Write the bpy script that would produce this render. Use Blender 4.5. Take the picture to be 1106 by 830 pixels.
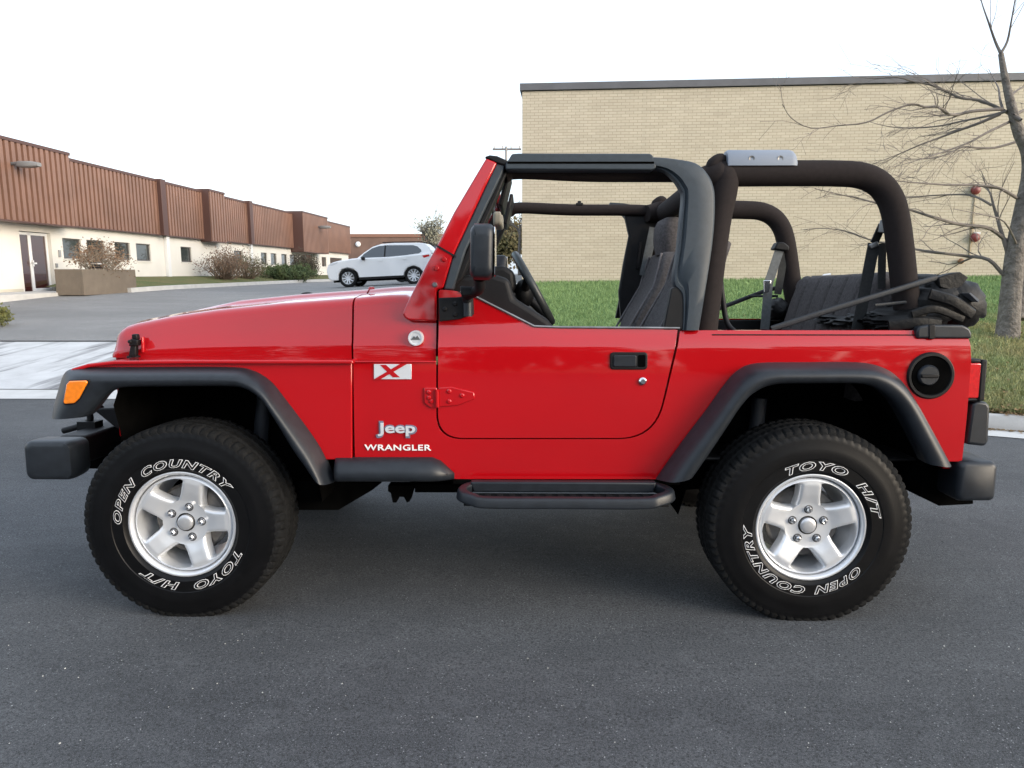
import bpy, bmesh, math, random
import numpy as np
from mathutils import Vector, Matrix
R = math.radians
rnd = random.Random(7)
for o in list(bpy.data.objects): bpy.data.objects.remove(o)
SC = bpy.context.scene
COL = SC.collection

# ------------------------------------------------------------------ camera
TILT = R(1.8)                      # the road falls away from the camera towards the gutter
CAMC = Vector((0.106, -3.432, 1.2284)); YAW, PIT = -0.01522, 0.12352   # in the road's own (tilted) frame
FPX = 767.0
RX = Matrix.Rotation(-TILT, 3, 'X')
_w = Vector((math.sin(YAW)*math.cos(PIT), math.cos(YAW)*math.cos(PIT), -math.sin(PIT)))
_r = Vector((math.cos(YAW), -math.sin(YAW), 0)); _u = _r.cross(_w)
CAMW = RX @ CAMC; wr, wu, ww = RX @ _r, RX @ _u, RX @ _w
cam = bpy.data.cameras.new('camera'); camo = bpy.data.objects.new('camera', cam); COL.objects.link(camo)
M4 = Matrix.Identity(4)
for i in range(3):
    M4[i][0], M4[i][1], M4[i][2], M4[i][3] = wr[i], wu[i], -ww[i], CAMW[i]
camo.matrix_world = M4
cam.sensor_fit = 'HORIZONTAL'; cam.sensor_width = 36; cam.lens = FPX/1106*36
cam.clip_start = 0.05; cam.clip_end = 3000
SC.camera = camo

# ------------------------------------------------------------------ sky, sun, exposure
SUN_EL, SUN_AZ = R(17), R(120)     # azimuth clockwise from +Y: behind the camera, to the right
wd = bpy.data.worlds.new('World'); SC.world = wd; wd.use_nodes = True
nt = wd.node_tree; nt.nodes.clear()
sky = nt.nodes.new('ShaderNodeTexSky'); sky.sky_type = 'NISHITA'; sky.sun_disc = False
sky.sun_elevation = SUN_EL; sky.sun_rotation = SUN_AZ
sky.air_density = 1.0; sky.dust_density = 3.0; sky.ozone_density = 1.5
bg = nt.nodes.new('ShaderNodeBackground'); bg.inputs['Strength'].default_value = 0.13
hs = nt.nodes.new('ShaderNodeHueSaturation'); hs.inputs['Saturation'].default_value = 0.65
out = nt.nodes.new('ShaderNodeOutputWorld')
nt.links.new(sky.outputs[0], hs.inputs['Color']); nt.links.new(hs.outputs[0], bg.inputs['Color'])
# thin high overcast over the whole sky, a little uneven
cl_ = nt.nodes.new('ShaderNodeTexNoise'); cl_.inputs['Scale'].default_value = 2.5; cl_.inputs['Detail'].default_value = 5
cr_ = nt.nodes.new('ShaderNodeMix'); cr_.data_type = 'RGBA'; cr_.inputs[6].default_value = (.68, .82, 1.0, 1); cr_.inputs[7].default_value = (.84, .92, 1.0, 1)
bg2 = nt.nodes.new('ShaderNodeBackground'); bg2.inputs['Strength'].default_value = 0.50; ad = nt.nodes.new('ShaderNodeAddShader')
nt.links.new(cl_.outputs[0], cr_.inputs[0]); nt.links.new(cr_.outputs[2], bg2.inputs['Color'])
nt.links.new(bg.outputs[0], ad.inputs[0]); nt.links.new(bg2.outputs[0], ad.inputs[1]); nt.links.new(ad.outputs[0], out.inputs[0])
sl = bpy.data.lights.new('sun', 'SUN'); sl.energy = 0.80; sl.angle = R(35); sl.color = (1.0, 0.86, 0.68)
so = bpy.data.objects.new('sun', sl); COL.objects.link(so)
sd = Vector((math.sin(SUN_AZ)*math.cos(SUN_EL), math.cos(SUN_AZ)*math.cos(SUN_EL), math.sin(SUN_EL)))
so.rotation_euler = sd.to_track_quat('Z', 'Y').to_euler()
so.location = sd*50
vs = SC.view_settings
SC.display_settings.display_device = 'sRGB'
vs.view_transform = 'Standard'; vs.look = 'None'; vs.exposure = 0.86; vs.gamma = 1.0; vs.use_curve_mapping = False
SC.cycles.max_bounces = 8; SC.cycles.transparent_max_bounces = 24

# ------------------------------------------------------------------ helpers
def ray(px, py, world=False):
    a, b, c = (wr, wu, ww) if world else (_r, _u, _w)
    return c + a*((px-553)/FPX) - b*((py-415)/FPX)
def C(px, py, Y=-.745):            # photo point -> (x, z) in the car's frame at the plane y = Y
    d = ray(px, py); t = (Y-CAMC.y)/d.y; p = CAMC + d*t
    return (p.x, p.z)
def CP(pts, Y=-.745): return [C(x, y, Y) for x, y in pts]
def W(px, py, Y):                  # photo point -> world point at the plane y = Y
    d = ray(px, py, True); t = (Y-CAMW.y)/d.y
    return CAMW + d*t

def link(o, parent=None):
    COL.objects.link(o)
    if parent is not None: o.parent = parent
    return o
def thing(name, label, cat, loc=(0, 0, 0), rot=(0, 0, 0), group=None):
    o = bpy.data.objects.new(name, None); o.location = loc; o.rotation_euler = rot
    o.empty_display_size = .2
    return tag(link(o), label, cat, group)
def tag(o, label, cat, group=None):
    o['label'] = label; o['category'] = cat
    if group: o['group'] = group
    return o
def part(name, parent):
    o = bpy.data.objects.new(name, None); o.empty_display_size = .1
    return link(o, parent)

class MB:
    def __init__(s): s.bm = bmesh.new(); s.mi = 0
    def _f(s, vs):
        try:
            f = s.bm.faces.new(vs); f.material_index = s.mi; return f
        except ValueError: return None
    def prism(s, poly, y0, y1):    # outline in XZ pushed from y0 to y1
        a = [s.bm.verts.new((x, y0, z)) for x, z in poly]; b = [s.bm.verts.new((x, y1, z)) for x, z in poly]
        n = len(a); s._f(a); s._f(b[::-1])
        for i in range(n): s._f([a[i], b[i], b[(i+1) % n], a[(i+1) % n]])
        return s
    def prismz(s, poly, z0, z1):   # outline in XY pushed from z0 to z1
        a = [s.bm.verts.new((x, y, z0)) for x, y in poly]; b = [s.bm.verts.new((x, y, z1)) for x, y in poly]
        n = len(a); s._f(a); s._f(b[::-1])
        for i in range(n): s._f([a[i], b[i], b[(i+1) % n], a[(i+1) % n]])
        return s
    def prismx(s, poly, x0, x1):   # outline in YZ pushed from x0 to x1
        a = [s.bm.verts.new((x0, y, z)) for y, z in poly]; b = [s.bm.verts.new((x1, y, z)) for y, z in poly]
        n = len(a); s._f(a); s._f(b[::-1])
        for i in range(n): s._f([a[i], b[i], b[(i+1) % n], a[(i+1) % n]])
        return s
    def box(s, a, b):
        (x0, y0, z0), (x1, y1, z1) = a, b
        return s.prism([(x0, z0), (x1, z0), (x1, z1), (x0, z1)], y0, y1)
    def bar(s, p, q, w, h, up=(0, 0, 1)):   # box beam between two points
        p, q = Vector(p), Vector(q); d = (q-p).normalized(); u = Vector(up)
        sd_ = d.cross(u)
        if sd_.length < 1e-4: sd_ = d.cross(Vector((1, 0, 0)))
        sd_.normalize(); u = sd_.cross(d)
        rings = []
        for c in (p, q):
            rings.append([s.bm.verts.new(c + sd_*(w/2*i) + u*(h/2*j)) for i, j in ((-1, -1), (1, -1), (1, 1), (-1, 1))])
        s._f(rings[0][::-1]); s._f(rings[1])
        for i in range(4): s._f([rings[0][i], rings[0][(i+1) % 4], rings[1][(i+1) % 4], rings[1][i]])
        return s
    def loft(s, rings, closed=True, caps=True):
        rv = [[s.bm.verts.new(p) for p in r] for r in rings]
        n = len(rv[0]); m = n if closed else n-1
        for a, b in zip(rv, rv[1:]):
            for i in range(m): s._f([a[i], a[(i+1) % n], b[(i+1) % n], b[i]])
        if caps: s._f(rv[0][::-1]); s._f(rv[-1])
        return s
    def tube(s, pts, rad, n=12, caps=True, flat=1.0):
        pts = [Vector(p) for p in pts]
        if not isinstance(rad, (list, tuple)): rad = [rad]*len(pts)
        T = []
        for i in range(len(pts)):
            t = pts[min(i+1, len(pts)-1)] - pts[max(i-1, 0)]
            T.append(t.normalized() if t.length > 1e-9 else Vector((0, 0, 1)))
        ref = Vector((0, 1, 0)) if abs(T[0].y) < .9 else Vector((1, 0, 0))
        N = (ref - T[0]*ref.dot(T[0])).normalized(); rings = []
        for i, p in enumerate(pts):
            N = N - T[i]*N.dot(T[i])
            N = N.normalized() if N.length > 1e-6 else T[i].orthogonal().normalized()
            B = T[i].cross(N)
            rings.append([p + (N*math.cos(2*math.pi*k/n)*flat + B*math.sin(2*math.pi*k/n))*rad[i] for k in range(n)])
        return s.loft(rings, True, caps)
    def lathe(s, prof, n=64, center=(0, 0, 0), axis='y', ang0=0, closed=False):   # prof: (radius, along axis)
        c = Vector(center); rings = []
        for k in range(n):
            a = ang0 + 2*math.pi*k/n; ca, sa = math.cos(a), math.sin(a); ring = []
            for r, h in prof:
                v = {'y': Vector((r*ca, h, r*sa)), 'z': Vector((r*ca, r*sa, h)), 'x': Vector((h, r*ca, r*sa))}[axis]
                ring.append(s.bm.verts.new(c+v))
            rings.append(ring)
        m = len(prof)
        for k in range(n):
            a, b = rings[k], rings[(k+1) % n]
            for i in range(m if closed else m-1): s._f([a[i], a[(i+1) % m], b[(i+1) % m], b[i]])
        return s
    def ball(s, c, r, n=12, sc=(1, 1, 1)):
        c = Vector(c); prof = [(max(1e-4, r*math.sin(math.pi*i/n)), -r*math.cos(math.pi*i/n)) for i in range(n+1)]
        b0 = len(s.bm.verts); s.lathe(prof, 2*n, axis='z'); s.bm.verts.ensure_lookup_table()
        for v in s.bm.verts[b0:]: v.co = Vector((v.co.x*sc[0], v.co.y*sc[1], v.co.z*sc[2])) + c
        return s
    def grid(s, f, us, vs_):
        g = [[s.bm.verts.new(f(u, v)) for v in vs_] for u in us]
        for i in range(len(us)-1):
            for j in range(len(vs_)-1): s._f([g[i][j], g[i+1][j], g[i+1][j+1], g[i][j+1]])
        return s
    def raw(s, vs_, fs, fn=None):
        v = [s.bm.verts.new(fn(p) if fn else p) for p in vs_]
        for f in fs: s._f([v[i] for i in f])
        return s
    def warp(s, fn):
        for v in s.bm.verts: v.co = Vector(fn(v.co))
        return s
    def cutz(s, zs):
        for z in zs:
            g = s.bm.verts[:]+s.bm.edges[:]+s.bm.faces[:]
            bmesh.ops.bisect_plane(s.bm, geom=g, plane_co=(0, 0, z), plane_no=(0, 0, 1))
        return s
    def build(s, name, mats, parent=None, bevel=0, seg=2, ang=38, recalc=True, sub=0):
        if recalc: bmesh.ops.recalc_face_normals(s.bm, faces=s.bm.faces[:])
        me = bpy.data.meshes.new(name); s.bm.to_mesh(me); s.bm.free()
        for m in (mats if isinstance(mats, (list, tuple)) else [mats]): me.materials.append(m)
        if ang:
            me.polygons.foreach_set('use_smooth', [True]*len(me.polygons))
            me.set_sharp_from_angle(angle=R(ang))
        o = bpy.data.objects.new(name, me)
        if bevel:
            b = o.modifiers.new('bevel', 'BEVEL'); b.width = bevel; b.segments = seg; b.limit_method = 'ANGLE'; b.angle_limit = R(35)
            b.harden_normals = False
        if sub:
            b = o.modifiers.new('sub', 'SUBSURF'); b.levels = sub; b.render_levels = sub
        return link(o, parent)

def mirror(o, parent=None):        # the far-side twin of a near-side part and its sub-parts
    if o.type == 'MESH':
        me = o.data.copy(); me.transform(Matrix.Scale(-1, 4, (0, 1, 0))); me.flip_normals()
        c = bpy.data.objects.new(o.name.split('.')[0], me)
        for m in o.modifiers:
            n = c.modifiers.new(m.name, m.type)
            for a in ('width', 'segments', 'limit_method', 'angle_limit', 'levels', 'render_levels'):
                if hasattr(m, a): setattr(n, a, getattr(m, a))
    else:
        c = bpy.data.objects.new(o.name.split('.')[0], None)
    l = o.location; c.location = (l.x, -l.y, l.z)
    link(c, parent if parent is not None else o.parent)
    for ch in list(o.children): mirror(ch, c)
    return c
def catmull(pts, n=6):
    pts = [Vector(p) for p in pts]; P = [pts[0]*2-pts[1]]+pts+[pts[-1]*2-pts[-2]]; out_ = []
    for i in range(1, len(P)-2):
        for k in range(n):
            t = k/n; a, b, c, d = P[i-1], P[i], P[i+1], P[i+2]
            out_.append(.5*((2*b)+(c-a)*t+(2*a-5*b+4*c-d)*t*t+(3*b-a-3*c+d)*t**3))
    return out_+[pts[-1]]
def rrect(cx, cz, w, h, r, n=5, sh=0):
    o = []
    for sx, sz, a0 in ((1, 1, 0), (-1, 1, 90), (-1, -1, 180), (1, -1, 270)):
        for k in range(n+1):
            a = R(a0+90*k/n); x = sx*(w/2-r)+r*math.cos(a); z = sz*(h/2-r)+r*math.sin(a)
            o.append((cx+x+sh*z, cz+z))
    return o
def circ(cx, cz, r, n=32): return [(cx+r*math.cos(2*math.pi*k/n), cz+r*math.sin(2*math.pi*k/n)) for k in range(n)]
def lerp(a, b, t): return a+(b-a)*t
def interp(x, xs, ys): return float(np.interp(x, xs, ys))
def text_mesh(s, size=1.0, offset=0.0, shear=0.0, extrude=0.0, res=3, spacing=1.0):
    cu = bpy.data.curves.new('t', 'FONT'); cu.body = s; cu.size = size; cu.offset = offset; cu.shear = shear; cu.extrude = extrude
    cu.resolution_u = res; cu.space_character = spacing; cu.fill_mode = 'BOTH'
    o = bpy.data.objects.new('t', cu); COL.objects.link(o)
    dg = bpy.context.evaluated_depsgraph_get(); me = o.evaluated_get(dg).to_mesh()
    v = [tuple(p.co) for p in me.vertices]; f = [tuple(p.vertices) for p in me.polygons]
    o.evaluated_get(dg).to_mesh_clear(); bpy.data.objects.remove(o); bpy.data.curves.remove(cu)
    return v, f
def bounds(v):
    a = np.array(v); return a.min(0), a.max(0)

def roundpoly(pts, rads, n=7):      # outline with its corners rounded
    o = []; N = len(pts)
    for i, (p, r) in enumerate(zip(pts, rads)):
        p = Vector(p); a = (Vector(pts[i-1])-p); c = (Vector(pts[(i+1) % N])-p)
        if r <= 0: o.append(tuple(p)); continue
        la, lc = a.length, c.length; a.normalize(); c.normalize(); r = min(r, la*.48, lc*.48)
        for k in range(n+1):
            t = k/n; o.append(tuple(p + a*r*(1-t)**2 + c*r*t*t))
    return o

# ------------------------------------------------------------------ materials
def mat(name, col, rough=.6, metal=0, coat=0, spec=.5, var=0, vscale=8, bump=0, bscale=200, col2=None, emis=None, detail=6, coord='Object', alpha_mix=None, bdist=.002):
    m = bpy.data.materials.new(name); m.use_nodes = True; n = m.node_tree; p = n.nodes['Principled BSDF']
    p.inputs['Base Color'].default_value = (*col, 1); p.inputs['Roughness'].default_value = rough; p.inputs['Metallic'].default_value = metal
    p.inputs['Specular IOR Level'].default_value = spec
    if coat: p.inputs['Coat Weight'].default_value = coat; p.inputs['Coat Roughness'].default_value = .02; p.inputs['Coat IOR'].default_value = 1.6
    tc = n.nodes.new('ShaderNodeTexCoord')
    if var or col2:
        nz = n.nodes.new('ShaderNodeTexNoise'); nz.inputs['Scale'].default_value = vscale; nz.inputs['Detail'].default_value = detail
        n.links.new(tc.outputs[coord], nz.inputs['Vector'])
        mx = n.nodes.new('ShaderNodeMix'); mx.data_type = 'RGBA'
        c2 = col2 if col2 else tuple(c*(1-var) for c in col); c1 = col if col2 else tuple(min(1, c*(1+var)) for c in col)
        mx.inputs[6].default_value = (*c1, 1); mx.inputs[7].default_value = (*c2, 1)
        rp = n.nodes.new('ShaderNodeValToRGB'); rp.color_ramp.elements[0].position = .35; rp.color_ramp.elements[1].position = .65
        n.links.new(nz.outputs[0], rp.inputs[0]); n.links.new(rp.outputs[0], mx.inputs[0]); n.links.new(mx.outputs[2], p.inputs['Base Color'])
    if bump:
        bz = n.nodes.new('ShaderNodeTexNoise'); bz.inputs['Scale'].default_value = bscale; bz.inputs['Detail'].default_value = 4
        n.links.new(tc.outputs[coord], bz.inputs['Vector'])
        bp = n.nodes.new('ShaderNodeBump'); bp.inputs['Strength'].default_value = bump; bp.inputs['Distance'].default_value = bdist
        n.links.new(bz.outputs[0], bp.inputs['Height']); n.links.new(bp.outputs[0], p.inputs['Normal'])
    return m
def glass_mat(name, tint=(.9, .95, .95), refl=1.0):
    m = bpy.data.materials.new(name); m.use_nodes = True; n = m.node_tree; n.nodes.clear()
    o = n.nodes.new('ShaderNodeOutputMaterial'); t = n.nodes.new('ShaderNodeBsdfTransparent'); t.inputs[0].default_value = (*tint, 1)
    g = n.nodes.new('ShaderNodeBsdfGlossy'); g.inputs['Roughness'].default_value = .01
    lw = n.nodes.new('ShaderNodeLayerWeight'); pw = n.nodes.new('ShaderNodeMath'); pw.operation = 'POWER'; pw.inputs[1].default_value = 4; n.links.new(lw.outputs['Facing'], pw.inputs[0])
    f = n.nodes.new('ShaderNodeMapRange'); f.inputs[3].default_value = .04; f.inputs[4].default_value = .7; n.links.new(pw.outputs[0], f.inputs[0]); mx = n.nodes.new('ShaderNodeMixShader')
    n.links.new(f.outputs[0], mx.inputs[0]); n.links.new(t.outputs[0], mx.inputs[1]); n.links.new(g.outputs[0], mx.inputs[2]); n.links.new(mx.outputs[0], o.inputs[0])
    return m
RED = mat('red_paint', (.43, .0015, .005), .35, coat=1.0, spec=.10, var=.03, vscale=3, bump=.05, bscale=4, bdist=.006)
RED.node_tree.nodes['Principled BSDF'].inputs['Coat Roughness'].default_value = .045
BLK = mat('black_plastic', (.013, .0165, .022), .42, spec=.45, var=.15, vscale=30, bump=.25, bscale=600, bdist=.0006)
BLK2 = mat('dark_trim', (.008, .008, .009), .55, spec=.25, var=.2, vscale=20)
DARK = mat('underbody', (.0035, .0035, .0035), .95, spec=0, var=.3, vscale=10)
FAB = mat('padded_fabric', (.024, .0195, .019), .92, spec=.15, var=.07, vscale=60, bump=.5, bscale=900, bdist=.0008)
SEATM = mat('seat_fabric', (.080, .074, .075), .95, spec=.15, var=.22, vscale=90, bump=.5, bscale=800, bdist=.0008)
SEATL = mat('seat_side_fabric', (.15, .14, .145), .95, spec=.15, var=.15, vscale=90)
CANVAS = mat('soft_top_canvas', (.0025, .0025, .003), .55, spec=.32, var=.3, vscale=25, bump=.6, bscale=60, bdist=.004)
SURR = mat('door_surround_plastic', (.034, .045, .056), .50, spec=.4, var=.08, vscale=40, bump=.2, bscale=700, bdist=.0005)
RUB = mat('tyre_rubber', (.0035, .0035, .004), .42, spec=.22, var=.25, vscale=14, bump=.1, bscale=300)
RUBT = mat('tyre_tread', (.0095, .0097, .0100), .85, spec=.15, var=.3, vscale=30, bump=.4, bscale=200)
WHT = mat('white_letter', (.82, .82, .82), .6)
ALLOY = mat('alloy', (.74, .76, .79), .38, metal=.55, spec=.6, var=.04, vscale=12)
CHROME = mat('chrome', (.75, .75, .76), .12, metal=1)
STEEL = mat('dull_steel', (.25, .25, .25), .45, metal=.9, var=.2, vscale=20)
BRAKE = mat('brake_disc', (.16, .15, .14), .5, metal=.7, var=.3, vscale=15)
GREYC = mat('grey_plastic', (.21, .24, .29), .5, bump=.1, bscale=500)
AMBER = mat('amber_lens', (.85, .22, .008), .15, coat=1, var=.08, vscale=60)
REDL = mat('red_lens', (.60, .012, .012), .12, coat=1, var=.1, vscale=80)
SILV = mat('badge_silver', (.72, .74, .78), .35, metal=.3)
BADGEB = mat('badge_edge', (.16, .17, .24), .4)
GLASS = glass_mat('clear_glass'); MIRRG = mat('mirror_glass', (.85, .85, .85), .02, metal=1)
TAN = mat('tan_plastic', (.30, .27, .21), .6)
BELT = mat('belt_webbing', (.018, .020, .021), .8, var=.2, vscale=80)
BELTG = mat('belt_grey', (.10, .11, .115), .7, var=.15, vscale=60)

# ================================================================== GROUND
def mixramp(n, fac, c1, c2, lo=.4, hi=.6):
    rp = n.nodes.new('ShaderNodeMapRange'); rp.inputs[1].default_value = lo; rp.inputs[2].default_value = hi
    n.links.new(fac, rp.inputs[0]); mx = n.nodes.new('ShaderNodeMix'); mx.data_type = 'RGBA'; n.links.new(rp.outputs[0], mx.inputs[0])
    for i, c in ((6, c1), (7, c2)):
        if isinstance(c, tuple): mx.inputs[i].default_value = (*c, 1)
        else: n.links.new(c, mx.inputs[i])
    return mx.outputs[2]
def noise(n, vec, scale, detail=5, rough=.55, dist=0):
    z = n.nodes.new('ShaderNodeTexNoise'); z.inputs['Scale'].default_value = scale; z.inputs['Detail'].default_value = detail; z.inputs['Roughness'].default_value = rough
    z.inputs['Distortion'].default_value = dist; n.links.new(vec, z.inputs['Vector']); return z.outputs[0]
def mapping(n, vec, scale=(1, 1, 1), rot=(0, 0, 0), loc=(0, 0, 0)):
    m = n.nodes.new('ShaderNodeMapping'); m.inputs['Scale'].default_value = scale; m.inputs['Rotation'].default_value = rot; m.inputs['Location'].default_value = loc
    n.links.new(vec, m.inputs['Vector']); return m.outputs[0]
def math_(n, op, a, b=None):
    m = n.nodes.new('ShaderNodeMath'); m.operation = op
    for i, v in ((0, a), (1, b)):
        if v is None: continue
        if isinstance(v, (int, float)): m.inputs[i].default_value = v
        else: n.links.new(v, m.inputs[i])
    return m.outputs[0]
def asphalt(name, dark, light, specks=True, streak=None, patch=.35):
    m = bpy.data.materials.new(name); m.use_nodes = True; n = m.node_tree; p = n.nodes['Principled BSDF']
    tc = n.nodes.new('ShaderNodeTexCoord'); v = tc.outputs['Object']
    big = noise(n, mapping(n, v, (.35, .9, 1)), 1.1, 6, .6, .6); mid = noise(n, v, 7, 6, .65); fin = noise(n, v, 120, 4, .75); grit = noise(n, v, 420, 2, .6)
    c = mixramp(n, big, dark, light, .36, .66)
    c = mixramp(n, mid, c, tuple(x*1.22 for x in light), .48, .95)
    c2 = mixramp(n, fin, tuple(x*.22 for x in dark), c, .33, .60)
    c3 = mixramp(n, grit, c2, tuple(min(1, x*2.1) for x in light), .55, .74)
    col = c3
    if specks:
        for sc, th_, rnd_, cc in ((30, .06, .78, (.50, .50, .50)), (85, .18, .62, (.27, .275, .285))):
            vo = n.nodes.new('ShaderNodeTexVoronoi'); vo.inputs['Scale'].default_value = sc; n.links.new(v, vo.inputs['Vector'])
            sx = n.nodes.new('ShaderNodeSeparateColor'); n.links.new(vo.outputs['Color'], sx.inputs[0])
            a = math_(n, 'LESS_THAN', vo.outputs['Distance'], th_); b_ = math_(n, 'GREATER_THAN', sx.outputs[0], rnd_); f = math_(n, 'MULTIPLY', math_(n, 'MULTIPLY', a, b_), math_(n, 'GREATER_THAN', noise(n, v, 6.5, 4, .7), .47 if sc < 50 else .52))
            col = mixramp(n, f, col, cc, 0, 1)
    if streak:
        sn = noise(n, mapping(n, v, streak[0], streak[1]), streak[2], 4, .5, .3); col = mixramp(n, sn, col, streak[3], streak[4], streak[5])
    n.links.new(col, p.inputs['Base Color']); p.inputs['Roughness'].default_value = .82; p.inputs['Specular IOR Level'].default_value = .35
    bp = n.nodes.new('ShaderNodeBump'); bp.inputs['Strength'].default_value = .7; bp.inputs['Distance'].default_value = .004
    h = math_(n, 'ADD', fin, math_(n, 'MULTIPLY', grit, .6)); n.links.new(h, bp.inputs['Height']); n.links.new(bp.outputs[0], p.inputs['Normal'])
    return m
ROADM = asphalt('road_asphalt', (.060, .064, .070), (.112, .117, .124))
LOTM = asphalt('lot_asphalt', (.22, .217, .212), (.30, .296, .29), False, ((.35, .5, 1), (0, 0, R(-25)), .8, (.17, .169, .167), .48, .75))
def concrete(name, c, streaks=False, dark=None):
    m = bpy.data.materials.new(name); m.use_nodes = True; n = m.node_tree; p = n.nodes['Principled BSDF']
    tc = n.nodes.new('ShaderNodeTexCoord'); v = tc.outputs['Object']
    col = mixramp(n, noise(n, v, 2.5, 7, .65), tuple(x*.82 for x in c), tuple(x*1.08 for x in c), .3, .7)
    col = mixramp(n, noise(n, v, 120, 3), tuple(x*.7 for x in c), col, .2, .42)
    if streaks:        # tyre marks curving up the drive
        f = noise(n, mapping(n, v, (1.5, .13, 1), (0, 0, R(9))), 1.25, 5, .6, .35); g = noise(n, mapping(n, v, (.45, .5, 1)), 1.0, 3)
        f = math_(n, 'ADD', math_(n, 'MULTIPLY', f, .8), math_(n, 'MULTIPLY', g, .2)); col = mixramp(n, f, col, (.17, .17, .175), .505, .585)
        seam_ = n.nodes.new('ShaderNodeSeparateXYZ'); n.links.new(v, seam_.inputs[0])
    n.links.new(col, p.inputs['Base Color']); p.inputs['Roughness'].default_value = .85
    bp = n.nodes.new('ShaderNodeBump'); bp.inputs['Strength'].default_value = .3; bp.inputs['Distance'].default_value = .003
    n.links.new(noise(n, v, 150, 3), bp.inputs['Height']); n.links.new(bp.outputs[0], p.inputs['Normal'])
    return m
CONC = concrete('drive_concrete', (.55, .555, .56), True); KERBM = concrete('kerb_concrete', (.50, .49, .47))
def structure(o): o['kind'] = 'structure'; return o
def zroad(y): return -.03143*y if y > -5 else .157+(-5-y)*.004
def E(x): return interp(x, [-60, -2, 0, 1.5, 3, 4.24, 5.2, 7, 10, 16, 40], [4.9, 4.9, 4.75, 4.3, 3.5, 2.75, 2.25, 1.6, .9, -.2, -5])
Es = E
def E(x): return sum(Es(x+d) for d in (-.8, -.4, 0, .4, .8))/5
def smooth(a, b, x): t = min(1, max(0, (x-a)/(b-a))); return t*t*(3-2*t)
def zlot(x, y):
    z = interp(y, [4.9, 5.3, 9.4, 14, 20, 25, 40, 80, 300], [-.154, -.150, .10, .33, .60, .69, .76, .80, .9])
    return z + .05*min(max(x+9, 0), 14)*smooth(8, 21, y)
def strip(name, m, xs, f0, f1, nv, zf, kind=True):
    b = MB(); b.grid(lambda x, t: (x, lerp(f0(x), f1(x), t), zf(x, lerp(f0(x), f1(x), t))), xs, [k/nv for k in range(nv+1)])
    o = b.build(name, m, recalc=True, ang=60)
    if kind: structure(o)
    return o
def frange(a, b, s): n = max(1, int(round((b-a)/s))); return [a+(b-a)*k/n for k in range(n+1)]
xs_all = frange(-60, -8, 4)[:-1]+frange(-8, 10, .4)[:-1]+frange(10, 40, 2)
b = MB(); b.grid(lambda x, t: (x, lerp(-30, E(x), t), zroad(lerp(-30, E(x), t))), xs_all, [0, .3, .5, .7, .75, .8, .85, .9, .95, 1]); structure(b.build('road', ROADM, ang=60))
strip('gutter', concrete('gutter_concrete', (.55, .55, .54)), [x for x in xs_all if x <= 0]+[0.2]+[x for x in xs_all if x > .3], lambda x: E(x)-.004, lambda x: E(x)+(.62 if x < -.2 else .34), 2, lambda x, y: -.0314*E(x)+.006+(y-E(x))*.012)
strip('driveway_apron', CONC, frange(-40, -8, 4)[:-1]+frange(-8, 0, .5), lambda x: 5.52, lambda x: 9.40, 10, lambda x, y: zlot(x, y)+.004)
strip('parking_lot', LOTM, frange(-120, -24, 8)[:-1]+frange(-24, 0, 1)+[.4], lambda x: 9.43, lambda x: 160, 120, lambda x, y: zlot(min(x, 0), y))
strip('seam', mat('tar_seam', (.02, .02, .02), .8), frange(-40, 0, 2), lambda x: 9.36, lambda x: 9.47, 1, lambda x, y: zlot(x, y)+.012)
b = MB(); b.box((-900, -900, -1.4), (900, 900, -1.2)); structure(b.build('ground', mat('far_ground', (.06, .07, .03), .95, var=.3, vscale=.2)))
b = MB(); b.grid(lambda x, y: (x, y, .6), [-900, -120, 60, 900], [160, 400, 900]); structure(b.build('far_field', mat('field', (.07, .075, .04), .95, var=.3, vscale=.1)))
# kerb and lawn
YBB = 16.6
def yb_(x): return YBB-.064*max(0, x)   # foot of the brick wall: its right end is nearer
def zk(x): return -.0314*E(x)+.135
def zlawn(x, y):
    e = E(x)+.50; t = min(1.3, max(0, (y-e)/(yb_(x)-e))); zb = interp(x, [0, 15, 40], [1.06, 1.26, 1.5])
    return lerp(zk(x)-.01, zb, t) + .02*math.sin(1.7*x+.6*y)*min(1, t*4)*(1-min(1, max(0, t-.6)*2.5))
xs_l = frange(0, 12, .4)[:-1]+frange(12, 40, 2)
b = MB(); rings = []
for x in frange(0.0, 12, .25)+frange(13, 40, 1.5):
    e = E(x)+.335; z0 = -.0314*E(x)+.004; z1 = zk(x); rings.append([(x, e, z0-.1), (x, e, z0), (x, e+.02, z1-.015), (x, e+.035, z1), (x, e+.155, z1), (x, e+.17, z1-.1)])
b.loft(rings, True, True); structure(b.build('kerb', KERBM, ang=35))
b = MB(); rings = []
for y in frange(5.3, 16.5, .4): rings.append([(-.16, y, zlot(0, y)-.2), (-.16, y, max(zlot(0, y)+.02, zlawn(0, y)-.02)), (-.13, y, max(zlot(0, y)+.05, zlawn(0, y)+.01)), (0, y, max(zlot(0, y)+.05, zlawn(0, y)+.01)), (0.02, y, zlot(0, y)-.2)])
b.loft(rings, True, True); structure(b.build('kerb', KERBM, ang=35))
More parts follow.
